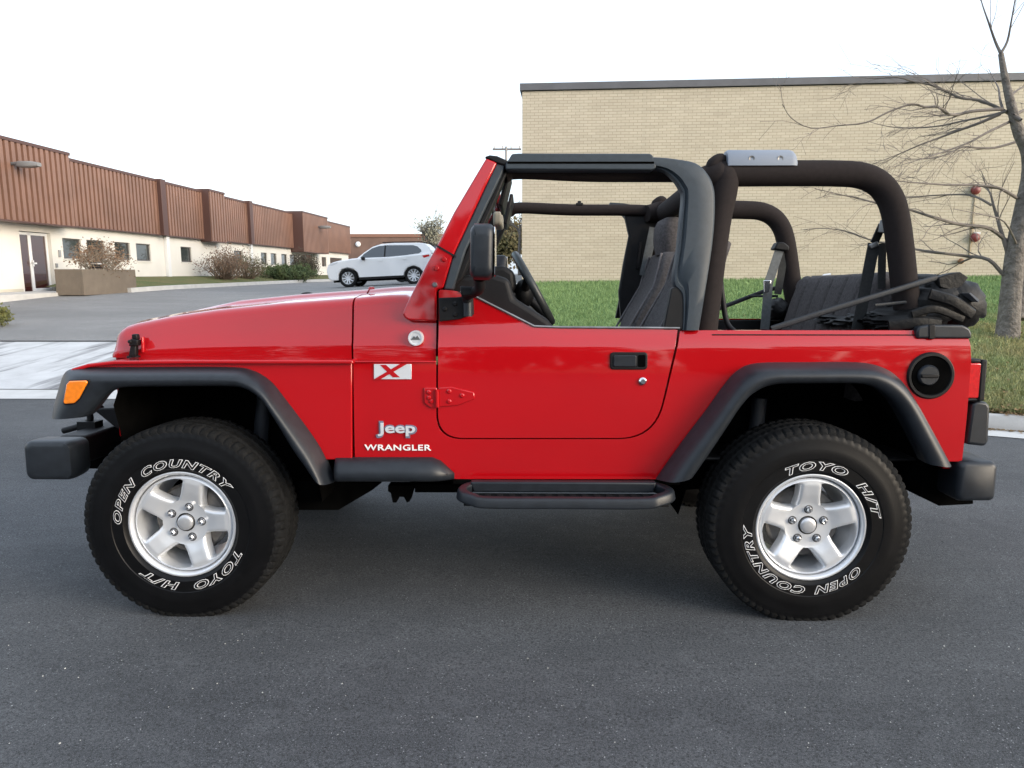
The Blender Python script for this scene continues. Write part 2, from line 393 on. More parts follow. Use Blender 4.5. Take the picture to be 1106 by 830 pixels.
def grass_mat(name, blades=False):
    m = bpy.data.materials.new(name); m.use_nodes = True; n = m.node_tree; p = n.nodes['Principled BSDF']
    tc = n.nodes.new('ShaderNodeTexCoord'); v = tc.outputs['Object']
    g = mixramp(n, noise(n, v, 3.0, 6, .65), (.175, .275, .105), (.255, .37, .16), .35, .65)
    sep = n.nodes.new('ShaderNodeSeparateXYZ'); n.links.new(v, sep.inputs[0])
    # dry and leaf-strewn near the kerb and under the tree at the right
    d = math_(n, 'ADD', math_(n, 'MULTIPLY', math_(n, 'MINIMUM', sep.outputs[0], 6.8), .115), math_(n, 'MULTIPLY', sep.outputs[1], -.075))
    d = math_(n, 'ADD', d, math_(n, 'MULTIPLY', noise(n, v, 1.4, 5, .7), 1.1))
    g = mixramp(n, d, g, (.34, .28, .14), .48, 1.02)
    g = mixramp(n, noise(n, v, 30 if not blades else 45, 3, .7), (.10, .14, .05), g, .30, .52)
    n.links.new(g, p.inputs['Base Color']); p.inputs['Roughness'].default_value = .8; p.inputs['Specular IOR Level'].default_value = .2
    return m
GRASS = grass_mat('lawn_grass'); BLADE = grass_mat('grass_blade', True)
b = MB(); b.grid(lambda x, t: (x, lerp(E(x)+.50, yb_(x)+.3, t), zlawn(x, lerp(E(x)+.50, yb_(x)+.3, t))), xs_l, [k/40 for k in range(41)]); structure(b.build('lawn', GRASS, ang=70))
def scatter_mesh(name, P, V, F, m, parent=None):
    me = bpy.data.meshes.new(name); me.from_pydata([tuple(v) for v in V], [], F); me.materials.append(m); me.update()
    o = bpy.data.objects.new(name, me); return link(o, parent)
nr = np.random.default_rng(5)
def blades(name, n, region, zf, m, h=(.035, .075), w=.007):
    V = []; F = []
    i = 0
    while i < n:
        x, y, k = region(); z = zf(x, y); a = nr.uniform(0, 6.28); hh = nr.uniform(*h)*k; ww_ = w*k*nr.uniform(.7, 1.3); dx, dy = math.cos(a)*ww_, math.sin(a)*ww_; lx2, ly2 = nr.normal(0, .4, 2)*hh
        V += [(x-dx, y-dy, z-.005), (x+dx, y+dy, z-.005), (x+lx2, y+ly2, z+hh)]; F.append((3*i, 3*i+1, 3*i+2)); i += 1
    return scatter_mesh(name, None, V, F, m)
def reg():
    while True:
        u = nr.uniform(0, 1)**1.8; x = nr.uniform(0.05, 19); e = E(x)+.51; y = lerp(e, yb_(x)-.05, u)
        if x < .74*(y+3.4)+(1.0 if nr.uniform() < .75 else 7.0): return x, y, 1+.5*u
G_ = blades('grass', 190000, reg, zlawn, BLADE); G_['kind'] = 'stuff'
# fallen leaves
V = []; F = []
for i in range(3600):
    x = nr.uniform(2.2, 11); e = E(x)+.36; y = e+(abs(nr.normal(0, 1.0))**1.3*(1.0 if i % 3 else 3.5) if i % 2 else .12+abs(nr.normal(0, .09)))
    if y > 15: continue
    z = (zlawn(x, y)+.035) if y > E(x)+.51 else zk(x)+.006
    s_ = nr.uniform(.015, .035); a = nr.uniform(0, 6.28); t1 = nr.normal(0, .012, 4); k = len(V)
    for j in range(4): V.append((x+s_*math.cos(a+j*1.57)*(1 if j % 2 else .6), y+s_*math.sin(a+j*1.57)*(1 if j % 2 else .6), z+abs(t1[j])))
    F.append((k, k+1, k+2, k+3))
for i in range(900):
    x = nr.uniform(2.5, 7); y = E(x)+.325-abs(nr.normal(0, .035)); z = -.0314*E(x)+.014; s_ = nr.uniform(.010, .025); a = nr.uniform(0, 6.28); k = len(V)
    for j in range(4): V.append((x+s_*math.cos(a+j*1.57), y+.6*s_*math.sin(a+j*1.57), z+.006*(j % 2)))
    F.append((k, k+1, k+2, k+3))
o = scatter_mesh('fallen_leaves', None, V, F, mat('dead_leaf', (.13, .075, .03), .8, col2=(.26, .17, .07), vscale=9)); o['kind'] = 'stuff'
# loose grit on the road
b = MB()
for i in range(260):
    y = -.9-abs(nr.normal(0, .75)); x = nr.uniform(-2.2, 2.4); r_ = abs(nr.normal(.0010, .0010))+.0008; z = zroad(y)+r_*.4
    p_ = [(x+r_*math.cos(a)*nr.uniform(.7, 1.3), y+r_*math.sin(a)*nr.uniform(.7, 1.3), z) for a in (0, 1.57, 3.14, 4.71)]
    q = [b.bm.verts.new(v) for v in p_]+[b.bm.verts.new((x, y, z+r_)), b.bm.verts.new((x, y, z-r_))]
    for j in range(4): b._f([q[j], q[(j+1) % 4], q[4]])
o = b.build('grit', mat('pale_grit', (.5, .49, .46), .8, var=.4, vscale=50), ang=0); o['kind'] = 'stuff'

# ================================================================== BRICK BUILDING
def brick_mat():
    m = bpy.data.materials.new('buff_brick'); m.use_nodes = True; n = m.node_tree; p = n.nodes['Principled BSDF']
    tc = n.nodes.new('ShaderNodeTexCoord'); sp = n.nodes.new('ShaderNodeSeparateXYZ'); n.links.new(tc.outputs['Object'], sp.inputs[0])
    cb = n.nodes.new('ShaderNodeCombineXYZ'); n.links.new(math_(n, 'ADD', sp.outputs[0], sp.outputs[1]), cb.inputs[0]); n.links.new(sp.outputs[2], cb.inputs[1])
    br = n.nodes.new('ShaderNodeTexBrick'); br.inputs['Scale'].default_value = 1; br.inputs['Brick Width'].default_value = .22; br.inputs['Row Height'].default_value = .0745; br.inputs['Mortar Size'].default_value = .007
    br.inputs['Color1'].default_value = (.475, .412, .318, 1); br.inputs['Color2'].default_value = (.52, .46, .36, 1); br.inputs['Mortar'].default_value = (.33, .285, .215, 1); br.inputs['Mortar Smooth'].default_value = .3
    n.links.new(cb.outputs[0], br.inputs['Vector'])
    c = mixramp(n, noise(n, cb.outputs[0], .35, 6, .6), br.outputs[0], br.outputs[0])
    hv = n.nodes.new('ShaderNodeHueSaturation'); n.links.new(br.outputs[0], hv.inputs['Color'])
    mr = n.nodes.new('ShaderNodeMapRange'); mr.inputs[1].default_value = .3; mr.inputs[2].default_value = .7; mr.inputs[3].default_value = .90; mr.inputs[4].default_value = 1.08
    n.links.new(noise(n, mapping(n, cb.outputs[0], (.5, 3, 1)), 1.2, 6, .7), mr.inputs[0]); n.links.new(mr.outputs[0], hv.inputs['Value'])
    st_ = noise(n, mapping(n, cb.outputs[0], (1.6, .10, 1)), 1.0, 6, .7); fin_ = mixramp(n, st_, hv.outputs[0], (.36, .31, .24), .56, .95)
    n.links.new(fin_, p.inputs['Base Color']); p.inputs['Roughness'].default_value = .9
    bp = n.nodes.new('ShaderNodeBump'); bp.inputs['Strength'].default_value = .4; bp.inputs['Distance'].default_value = .006; bp.invert = True
    n.links.new(br.outputs['Fac'], bp.inputs['Height']); n.links.new(bp.outputs[0], p.inputs['Normal'])
    return m
TL_ = W(564, 90.8, YBB); TR_ = W(1106, 80.5, YBB-1.35*0)
bang = 0.0
BB = thing('brick_building', 'long windowless buff brick warehouse wall with a dark parapet cap behind the lawn', 'building', (TL_.x, YBB, 0), (0, 0, -math.atan(.064)))
ztop = TL_.z
b = MB(); b.box((0, 0, .3), (34, 26, ztop-.2)); b.build('wall', brick_mat(), BB)
# the roofline follows the photo: it rises slightly to the right
CAPM = mat('parapet_metal', (.105, .105, .115), .5, var=.1, vscale=3)
slope = (TR_.z-TL_.z)/(TR_.x-TL_.x)
b = MB(); L_ = 34
b.loft([[(-.05, y0_, ztop-.17), (-.05, y1_, ztop-.17)] if False else [(-.06, -.06, ztop-.175), (-.06, .30, ztop-.175), (-.06, .30, ztop), (-.06, -.06, ztop)] for y0_, y1_ in ((0, 0),)]+[[(L_, -.06, ztop-.175+0*slope), (L_, .30, ztop-.175), (L_, .30, ztop), (L_, -.06, ztop)]], True, True)
b.box((-.06, .302, ztop-.175), (.30, 26, ztop)); b.box((L_-.3, .302, ztop-.175), (L_+.06, 26, ztop))
b.build('parapet_cap', CAPM, BB)
BELLR = mat('alarm_red', (.17, .030, .028), .45, var=.2, vscale=20)
def on_wall(px, py):
    y = YBB
    for _ in range(6): p = W(px, py, y); y = yb_(p.x-TL_.x)
    return ((p.x-TL_.x)*math.sqrt(1+.064**2), p.z)
for px, py, r_, m_ in ((1052, 206, .12, BELLR), (1051.5, 257, .12, BELLR), (1036, 282.5, .075, mat('brass_outlet', (.20, .10, .05), .5))):
    x, z = on_wall(px, py); b = MB(); b.lathe([(1e-4, -.16), (r_*.5, -.155), (r_*.9, -.12), (r_, -.07), (r_*.6, -.06), (r_*.5, 0)], 20, (x, 0, z), 'y'); o = b.build('alarm_bell' if r_ > .1 else 'pipe_outlet', m_, BB)
    if r_ > .1:
        q = MB(); q.box((x-.03, -.10, z+r_*.7), (x+.12, -.002, z+r_*1.15)); q.build('bell_box', mat('pale_metal', (.6, .6, .6), .5), o, bevel=.01)
x, z = on_wall(1051, 230); b = MB(); b.tube([(x, -.02, z+.65), (x, -.02, z-1.2)], .014, 8); b.build('conduit', mat('conduit_paint', (.36, .29, .2), .6), BB)
b = MB(); b.prism([(x-.05, z-.25), (x+.06, z-.25), (x+.03, z-1.1), (x-.02, z-1.1)], -.004, -.002); b.build('rust_stain', mat('rust_stain', (.33, .235, .14), .9, col2=(.44, .35, .23), vscale=6), BB)

# ================================================================== LEFT OFFICE BUILDING
dF = ray(587, 295, True); dF.z = 0; dF.normalize(); nF = Vector((dF.y, -dF.x, 0)); LF = 18.2
Q0 = Vector((CAMW.x, CAMW.y, 0)) - nF*LF
OB = thing('office_building', 'low cream office building with ribbed brown metal fascia and small dark windows', 'building', Q0, (0, 0, math.atan2(dF.y, dF.x)))
def F(px, py, off=0):              # photo point on the facade plane (pushed out by off) -> (along, height)
    d = ray(px, py, True); den = d.dot(nF); t = (-(LF-off))/den; p = CAMW + d*t
    return ((p-Q0).dot(dF), p.z)
CREAM = mat('cream_wall', (.70, .67, .615), .85, var=.05, vscale=.8, bump=.15, bscale=40)
BROWN = mat('brown_metal', (.215, .118, .084), .42, var=.12, vscale=.7)
BROWND = mat('brown_trim', (.085, .042, .034), .5)
PANE = mat('dark_window', (.045, .055, .055), .06, coat=1); WFR = mat('window_frame', (.10, .09, .085), .4)
WHITEM = mat('white_metal', (.72, .72, .72), .5)
zw0, zw1 = 1.89, 2.66
wins = [(68, 88), (94, 113), (124, 140.5), (147, 162.5), (195, 206.5), (252.5, 261.5), (281.5, 288), (292, 298.3), (303.5, 309.5), (312.5, 319.5), (347, 352), (356, 369)]
zsof = 3.14; s_end = F(376, 270)[0]
openings = []
for a, c in wins: openings.append((F(a, 268)[0], F(c, 268)[0], zw0, zw1))
d0, d1 = F(23.5, 280)[0], F(57, 280)[0]; d2, d3 = F(327, 285)[0], F(340, 285)[0]
openings.append((d0, d1, .62, 2.80)); openings.append((d2, d3, .70, 2.85)); openings.sort()
b = MB(); s0 = 12.0
for (a, c, zl, zh) in openings:
    b.box((s0, 0, .1), (a, .30, zsof+.6)); b.box((a, 0, zh), (c, .30, zsof+.6))
    if zl > 1: b.box((a, 0, .1), (c, .30, zl))
    s0 = c
b.box((s0, 0, .1), (s_end, .30, zsof+.6)); b.box((12.0, .8, .1), (s_end, 14, 5.4)); b.box((s_end-.3, .30, .1), (s_end, .8, zsof+.6)); b.box((12, .30, zsof+.3), (s_end-.3, .8, zsof+.6))
b.build('wall', CREAM, OB)
b = MB(); b.box((12.0, -.025, .62), (d0-.1, -.002, .80)); b.box((d1+.1, -.025, .5), (s_end, -.002, .95)); b.build('plinth', mat('plinth_paint', (.52, .48, .39), .85), OB)
for a, c, zl, zh in openings:
    if zl < 1: continue
    f = MB()
    for (p, q, r_, t) in ((a, a+.06, zl, zh), (c-.06, c, zl, zh), (a+.06, c-.06, zl, zl+.05), (a+.06, c-.06, zh-.05, zh)): f.box((p, .06, r_), (q, .14, t))
    fr_ = f.build('window', WFR, OB); f = MB(); f.box((a+.05, .10, zl+.04), (c-.05, .12, zh-.04)); f.build('pane', PANE, fr_)
    f = MB(); f.box((a-.03, -.03, zl-.05), (c+.03, .05, zl-.003)); f.build('sill', CREAM, fr_)
DGL = mat('door_glass', (.05, .016, .014), .08, coat=1)
def entry(a, c, z0_, z1_):
    D = MB(); w = c-a
    for p, q, r_, t in ((a+.02, a+.10, z0_, z1_-.02), (a+w*.36, a+w*.36+.14, z0_, z1_-.02), (c-.12, c-.02, z0_, z1_-.02), (a+.10, c-.12, z1_-.12, z1_-.02), (a+w*.36+.14, c-.12, z0_, z0_+.14)): D.box((p, .12, r_), (q, .20, t))
    o = D.build('door', WHITEM, OB, bevel=.006)
    q = MB(); q.box((a+.09, .15, z0_), (a+w*.36+.01, .17, z1_-.1)); q.build('sidelight', DGL, o)
    q = MB(); q.box((a+w*.36+.13, .15, z0_+.13), (c-.11, .17, z1_-.1)); q.build('door_pane', DGL, o)
    q = MB(); q.box((a+w*.36+.03, .04, z0_+1.0), (a+w*.36+.22, .12, z0_+1.06)); q.box((a+w*.36+.03, .04, z0_+.92), (a+w*.36+.08, .12, z0_+1.14)); q.build('door_handle', WHITEM, o)
entry(d0, d1, .66, 2.80); entry(d2, d3, .72, 2.85)
def ribbed(a, c, z0_, z1_, off, name='fascia_panel', y1=.40):
    P_ = [(a, y1)]; s = a; P_.append((a, -off)); pit = .272
    n = max(1, int((c-a)/pit)); pit = (c-a)/n
    for k in range(n):
        s = a+k*pit; P_ += [(s+.01, -off), (s+pit*.26, -off), (s+pit*.30, -off-.11), (s+pit*.88, -off-.11), (s+pit*.92, -off)]
    P_ += [(c, y1)]
    b = MB(); b.prismz(P_, z0_, z1_); o = b.build(name, BROWN, OB, ang=20)
    b = MB(); b.box((a-.02, -off-.13, z1_+.002), (c+.02, y1, z1_+.11)); b.build('coping', BROWND, o); b = MB(); b.box((a-.01, -off-.12, z0_-.05), (c+.01, y1, z0_-.002)); b.build('soffit_trim', BROWND, o)
    return o
sx = lambda px, off=0: F(px, 230, off)[0]
s77, s170, s178 = sx(76, .5), sx(171, .12), sx(179, .12)
segs = [(12.0, s77, zsof-.06, 5.63, .55), (s77+.03, s170, zsof, 5.54, .12), (s178-.3, sx(217, .12), zsof, 5.53, .12), (sx(217, .12)+.02, sx(241.5, .5), zsof-.10, 5.61, .5), (sx(241.5, .5)+.03, sx(266, .12), zsof, 5.51, .12),
        (sx(270.5, .12), sx(314, .12), zsof, 5.51, .12), (sx(314, .12)+.02, sx(352, .85), zsof-.25, 5.62, .85), (sx(352, .85)+.03, s_end+.1, zsof, 5.52, .12)]
for a, c, z0_, z1_, off in segs:
    o_ = ribbed(a, c, z0_, z1_, off)
    if off > .3 and a > 13:
        b = MB(); b.box((a-.045, -off-.10, z0_), (a-.022, -.02, z1_)); b.build('bay_side', BROWND, o_)
for px in (175, 268.5):
    s_ = sx(px, .12); b = MB(); b.box((s_-.5, -.42, zsof-.04), (s_-.05, .40, 5.67)); b.build('fascia_fin', BROWND, OB, bevel=.01)
for px in (181.5, 271.5):
    s_, _ = F(px, 275, .1); b = MB(); b.box((s_-.14, -.16, 1.12), (s_+.14, -.003, zsof-.06)); b.build('downspout', WHITEM, OB, bevel=.015)
for px, py, off, sc_ in ((22, 179, .55, 1), (347, 246, .85, 1.1)):
    s_, z_ = F(px, py, off+.3); b = MB(); b.tube([(s_-.1, -off-.02, z_+.05), (s_-.1, -off-.35*sc_, z_+.06)], .05, 8); o = b.build('wall_lamp', mat('lamp_grey', (.14, .14, .145), .5), OB)
    b = MB(); b.loft([[(s_+p_[0]*k, -off-.2-t*.75*sc_, z_+.03+p_[1]*k) for p_ in rrect(0, 0, .34*sc_, .20*sc_, .06)] for t, k in ((0, .6), (.15, 1), (.7, .95), (1, .6))], True, True); b.build('lamp_head', mat('lamp_head_grey', (.22, .22, .22), .45), o)
s_, z_ = F(64, 275, 0); b = MB(); b.box((F(60.5, 285)[0]-.05, -.04, 1.55), (F(60.5, 285)[0]+.05, -.002, 1.7)); b.build('door_bell', mat('bell_grey', (.25, .25, .25), .5), OB); b = MB(); b.box((s_-.06, -.04, 1.95), (s_+.06, -.002, 2.2)); b.build('wall_plate', mat('grey_plate', (.3, .3, .3), .5), OB)
b = MB(); b.box((12.0, .8, 5.402), (s_end, 14, 5.5)); b.build('roof', mat('roof_gravel', (.2, .19, .18), .9), OB)
b = MB(); a_, c_ = F(-12, 240, 1)[0], F(2.5, 240, 1)[0]
# planter with a shrub and a small sign
pl = F(91, 316, 1.0); S0 = F(91, 316, 2.35)[0]; 
def world_of(s, off, z): return Q0+dF*s+nF*off+Vector((0, 0, z))
PLW = concrete('planter_stone', (.16, .13, .10))
sP, zP = F(91, 316, 3.1); sP2 = F(148, 315, 3.1)[0]; pw = world_of(sP, 3.1, zP); LP_ = sP2-sP
PT = thing('planter_box', 'long brown stone planter box beside the office door, holding a bare shrub', 'planter', pw, OB.rotation_euler)
hP = F(91, 291, 3.1)[1]-zP; DP_ = .95
b = MB(); b.box((0, 0, -.1), (LP_, .10, hP)); b.box((0, .102, -.1), (.10, DP_, hP)); b.box((LP_-.10, .102, -.1), (LP_, DP_, hP)); b.box((.102, DP_-.10, -.1), (LP_-.102, DP_, hP)); b.build('wall', PLW, PT, bevel=.012)
b = MB(); b.box((.102, .102, 0), (LP_-.102, DP_-.102, hP-.10)); b.build('soil', mat('soil', (.05, .035, .022), .95), PT)
# lawn bank in front of the office, with its kerb
b = MB(); s_a, s_b = sP2-.6, s_end+6
def bank(s, t): 
    p = Q0+dF*s+nF*(t*3.0); zl = zlot(p.x, p.y); return (s, -t*3.0-.03, lerp(lerp(.85, 1.19, smooth(s_a, s_a+1.5, s)), zl+.13, .5*t+.5*smooth(0, 1, t)))
b.grid(lambda s, t: bank(s, t), frange(s_a, s_b, 2), [k/8 for k in range(9)]); BK = b.build('lawn_strip', mat('bank_grass', (.085, .115, .03), .95, col2=(.15, .135, .05), vscale=.9, bump=.8, bscale=14, bdist=.08), ang=60); structure(BK)
BK.location = Q0; BK.rotation_euler = OB.rotation_euler
b = MB(); rings = []
for s in frange(s_a, s_b, 2):
    p = Q0+dF*s+nF*3.0; z = zlot(p.x, p.y); rings.append([(s, -3.0, z-.1), (s, -3.0, z+.16), (s, -3.22, z+.16), (s, -3.26, z-.1)])
b.loft(rings, True, True); o = structure(b.build('kerb', KERBM, ang=30)); o.location = Q0; o.rotation_euler = OB.rotation_euler
# pavement strip by the door
b = MB(); a_ = 12; b.box((12.0, -2.2, .40), (s_a-.3, -.03, .705)); o = structure(b.build('pavement', KERBM)); o.location = Q0; o.rotation_euler = OB.rotation_euler

def twig_shrub(name, label, group, pos, rx, ry, h, n, m, leafm=None, nl=0, seed=1, th=.012, leaf=.05, up=.55):
    q = np.random.default_rng(seed); T = thing(name, label, 'shrub', pos, group=group); b = MB()
    tips = []
    for i in range(n):
        a = q.uniform(0, 6.28); rr_ = math.sqrt(q.uniform(0, 1)); bx_ = Vector((rx*.35*rr_*math.cos(a), ry*.35*rr_*math.sin(a), 0))
        tip = Vector((rx*rr_*math.cos(a)*q.uniform(.8, 1.15), ry*rr_*math.sin(a)*q.uniform(.8, 1.15), h*(1-.45*rr_**2)*q.uniform(.65, 1.1)))
        mid = bx_.lerp(tip, .5)+Vector(q.normal(0, .08*h, 3)); pts = [bx_, mid, tip]; b.tube(pts, [th, th*.7, th*.3], 3, False)
        for k in range(4):
            o_ = bx_.lerp(tip, q.uniform(.35, .95)); e = o_+Vector(q.normal(0, .17*h, 3))+Vector((0, 0, .08*h)); b.tube([o_, e], [th*.5, th*.2], 3, False); tips.append(e)
        tips.append(tip)
    b.build('stems', m, T, recalc=False, ang=0)
    if leafm:
        V = []; Fc = []
        for i in range(nl):
            p = tips[q.integers(len(tips))]+Vector(q.normal(0, .10*h, 3)); u = Vector(q.normal(0, 1, 3)).normalized(); w_ = u.orthogonal().normalized(); s = leaf*q.uniform(.5, 1.2); k = len(V)
            V += [p-u*s, p+w_*s*.5, p+u*s, p-w_*s*.5]; Fc.append((k, k+1, k+2, k+3))
        scatter_mesh('leaves', None, V, Fc, leafm, T)
    return T
TWIG = mat('bare_twig', (.16, .115, .085), .9, var=.3, vscale=3); TWIGD = mat('dark_twig', (.075, .05, .04), .9)
LEAFB = mat('brown_leaf', (.20, .12, .07), .9, col2=(.12, .075, .05), vscale=3); LEAFG = mat('green_leaf', (.035, .065, .018), .7, col2=(.075, .10, .03), vscale=2)
LEAFO = mat('olive_leaf', (.075, .075, .035), .8, col2=(.13, .115, .06), vscale=2)
twig_shrub('bare_shrub', 'bare pale-stemmed shrub growing in the brown planter box', 'shrubs by the office', tuple(world_of(sP+1.75, 2.6, zP+hP-.15)), .95, 1.2, 1.08, 80, mat('pale_twig', (.30, .25, .19), .9), LEAFB, 1500, 11, .014, .045)
pS = world_of(F(96, 287, 2.58)[0]+.05, 2.58, F(96, 290.5, 2.58)[1])
SG = thing('sign', 'small black and white sign board standing in the planter', 'sign', pS)
hh_ = .235; ws_ = .40
b = MB(); b.box((0, 0, 0), (ws_, .03, hh_)); b.build('board', mat('sign_black', (.015, .015, .02), .5), SG)
b = MB(); b.box((-.01, -.006, hh_*.64), (ws_+.01, -.001, hh_*.86)); b.build('white_band', WHITEM, SG)
for x_ in (.03, ws_-.07):
    b = MB(); b.box((x_, .031, -.35), (x_+.04, .06, hh_)); b.build('post', WFR, SG)
def at_depth(px, py, Y): return W(px, py, Y)
def shrub_at(px, py, Y, rx, ry, h, *a, **k):
    p = W(px, py, Y); return twig_shrub(*a[:3], (p.x, p.y, p.z), rx, ry, h, *a[3:], **k)
shrub_at(243, 302, 34, 1.1, 1.5, 1.55, 'bare_shrub', 'big bare brown shrub on the lawn strip by the two-shrub clump', 'shrubs by the office', 110, TWIG, LEAFB, 1800, seed=3, th=.016, leaf=.05)
shrub_at(266, 301.5, 37, 1.1, 1.4, 1.30, 'bare_shrub', 'lower bare brown shrub between the big bare shrub and the clipped green mound', 'shrubs by the office', 90, TWIG, LEAFO, 1500, seed=4, th=.016, leaf=.05)
shrub_at(308, 303.5, 41, 1.9, 2.0, .85, 'evergreen_shrub', 'low spreading green shrub mound on the lawn strip', 'shrubs by the office', 90, TWIGD, LEAFG, 9000, seed=5, th=.015, leaf=.07)
shrub_at(329, 300, 46, .85, 1.0, 1.45, 'evergreen_shrub', 'dark rounded shrub in front of the far office entrance', 'shrubs by the office', 80, TWIGD, LEAFG if False else mat('dark_leaf', (.045, .04, .028), .8, col2=(.08, .065, .04), vscale=2), 5000, seed=6, th=.015, leaf=.06)
shrub_at(-9, 352, 11.5, .32, .6, .42, 'evergreen_shrub', 'small yellow-green shrub at the left edge of the drive', 'shrubs by the office', 40, TWIGD, mat('yellow_leaf', (.13, .13, .03), .8, col2=(.08, .09, .03), vscale=5), 2500, seed=7, th=.006, leaf=.035)

# ================================================================== FAR BACKGROUND
p0 = W(370, 253, 78); p1 = W(505, 256, 78)
FBld = thing('far_building', 'distant low brown brick building beyond the parked white car', 'building', (p0.x, 78, 0))
b = MB(); b.box((0, 0, .2), (p1.x-p0.x, 18, p0.z-.35)); b.build('wall', mat('brown_brick', (.17, .105, .08), .9, var=.15, vscale=.8), FBld)
b = MB(); b.box((-.1, -.1, p0.z-.35), (p1.x-p0.x+.1, 18.1, p0.z)); b.build('roof_edge', mat('rust_band', (.24, .12, .08), .7), FBld)
b = MB(); x_ = W(387, 265, 78).x-p0.x; b.ball((x_, -.1, W(387, 264, 78).z), .30, 8, (1, .4, 1)); b.build('wall_lamp', WHITEM, FBld)
UP = W(547, 290, 58); pt = W(547, 158.5, 58)
PO = thing('utility_pole', 'grey utility pole with one crossarm left of the brick warehouse', 'pole', (UP.x, 58, .8))
b = MB(); b.tube([(0, 0, -.5), (0, 0, 5), (0, 0, pt.z-.8)], [.19, .17, .10], 10); b.build('post', mat('weathered_wood', (.30, .29, .28), .9), PO)
zc = W(547, 161.5, 58).z-.8; xl_ = W(532, 161, 58).x-UP.x; xr_ = W(563, 161, 58).x-UP.x
b = MB(); b.box((xl_, -.07, zc-.07), (xr_, .07, zc+.07)); b.build('crossarm', mat('arm_wood', (.16, .15, .15), .9), PO)
for t in (.06, .35, .65, .94):
    b = MB(); x_ = lerp(xl_, xr_, t); b.lathe([(.001, .30), (.05, .28), (.06, .18), (.05, .07), (.02, .07)], 8, (x_, 0, zc), 'z'); b.build('insulator', mat('porcelain', (.35, .33, .32), .3), PO)

BARK = mat('bark', (.11, .098, .086), .92, col2=(.20, .18, .16), vscale=13, bump=.9, bscale=28, bdist=.03)
BARKT = mat('twig_bark', (.135, .118, .105), .9, var=.25, vscale=6)
def branch_tree(b, p, d, length, rad, depth, q, spread=.6, up=.12, nseg=4, twig=.004, kids=(2, 4), minr=.0028):
    pts = [p]; rads = [rad]; cur = p; dd = d.normalized()
    for k in range(nseg):
        dd = (dd+Vector(q.normal(0, .16, 3))+Vector((0, 0, up*.35))).normalized(); cur = cur+dd*(length/nseg); pts.append(cur); rads.append(max(minr, rad*(1-.6*(k+1)/nseg)))
    b.tube(pts, rads, 7 if rad > .03 else (5 if rad > .012 else 3), False)
    if depth <= 0: return
    for i in range(q.integers(kids[0], kids[1]+1)):
        t = q.uniform(.3, 1.0); k = min(nseg-1, int(t*nseg)); o_ = pts[k].lerp(pts[k+1], t*nseg-k)
        nd = (dd+Vector(q.normal(0, spread, 3))).normalized(); branch_tree(b, o_, nd, length*q.uniform(.45, .75), max(minr, rads[k]*.55), depth-1, q, spread, up, max(2, nseg-1), twig, kids, minr)
def leafy_tree(label, pos, h, w, n, lm, seed, leaf, group='trees beyond the lot'):
    q = np.random.default_rng(seed); T = thing('tree', label, 'tree', pos, group=group); b = MB()
    b.tube([(0, 0, -.3), (.1, 0, h*.3), (0, .1, h*.6)], [h*.03, h*.022, h*.012], 8)
    b.build('trunk', BARK, T, recalc=False); b = MB(); cl = []
    for i in range(16):
        z = h*q.uniform(.25, .6); a = q.uniform(0, 6.28); e = Vector((w*.9*math.cos(a)*q.uniform(.3, 1), w*.9*math.sin(a)*q.uniform(.3, 1), min(h*.98, z+h*q.uniform(.1, .45)))); s = Vector((0, 0, z))
        branch_tree(b, s, e-s, (e-s).length, h*.010, 2, q, .5, .1, 3, minr=.012); cl.append(e); cl.append(s.lerp(e, .7))
    b.build('branches', BARKT, T, recalc=False, ang=0)
    V = []; Fc = []
    for i in range(n):
        p = cl[q.integers(len(cl))]+Vector(q.normal(0, 1, 3))*w*.24; u = Vector(q.normal(0, 1, 3)).normalized(); w_ = u.orthogonal(); s = leaf*q.uniform(.5, 1.3); k = len(V)
        V += [p-u*s, p+w_*s*.6, p+u*s, p-w_*s*.6]; Fc.append((k, k+1, k+2, k+3))
    scatter_mesh('crown', None, V, Fc, lm, T); return T
LT1 = mat('thin_leaf', (.19, .19, .14), .85, col2=(.28, .26, .19), vscale=.6); LT2 = mat('autumn_leaf', (.10, .095, .035), .85, col2=(.17, .12, .06), vscale=.5)
p = W(467, 285, 68); leafy_tree('thin pale grey-green tree above the far low building', (p.x, 68, .7), W(467, 233, 68).z-.7, 1.4, 1100, LT1, 21, .12)
p = W(551, 285, 48); leafy_tree('yellowing bushy tree seen through the windshield beside the pole', (p.x-.4, 50, .7), 4.2, 1.7, 5200, LT2, 22, .14)
p = W(528, 285, 55); leafy_tree('brownish bushy tree seen behind the mirror of the red car', (p.x-.6, 57, .7), 4.6, 1.9, 4200, LT2, 23, .15)
p = W(563, 285, 40); T = thing('tree', 'slim bare tree at the corner of the brick warehouse', 'tree', (p.x-.1, 40, .9), group='trees beyond the lot')
q = np.random.default_rng(31); b = MB(); b.tube([(0, 0, -.3), (-.03, 0, 1.5), (.03, 0, 3.2)], [.11, .09, .07], 8); b.build('trunk', BARK, T, recalc=False); b = MB()
for i in range(7): branch_tree(b, Vector((0, 0, 2.2+.2*i)), Vector((q.normal(0, .5), q.normal(0, .5), 1)), 1.6, .035, 3, q, .5, .15, 4, minr=.010)
b.build('branches', BARKT, T, recalc=False, ang=0)

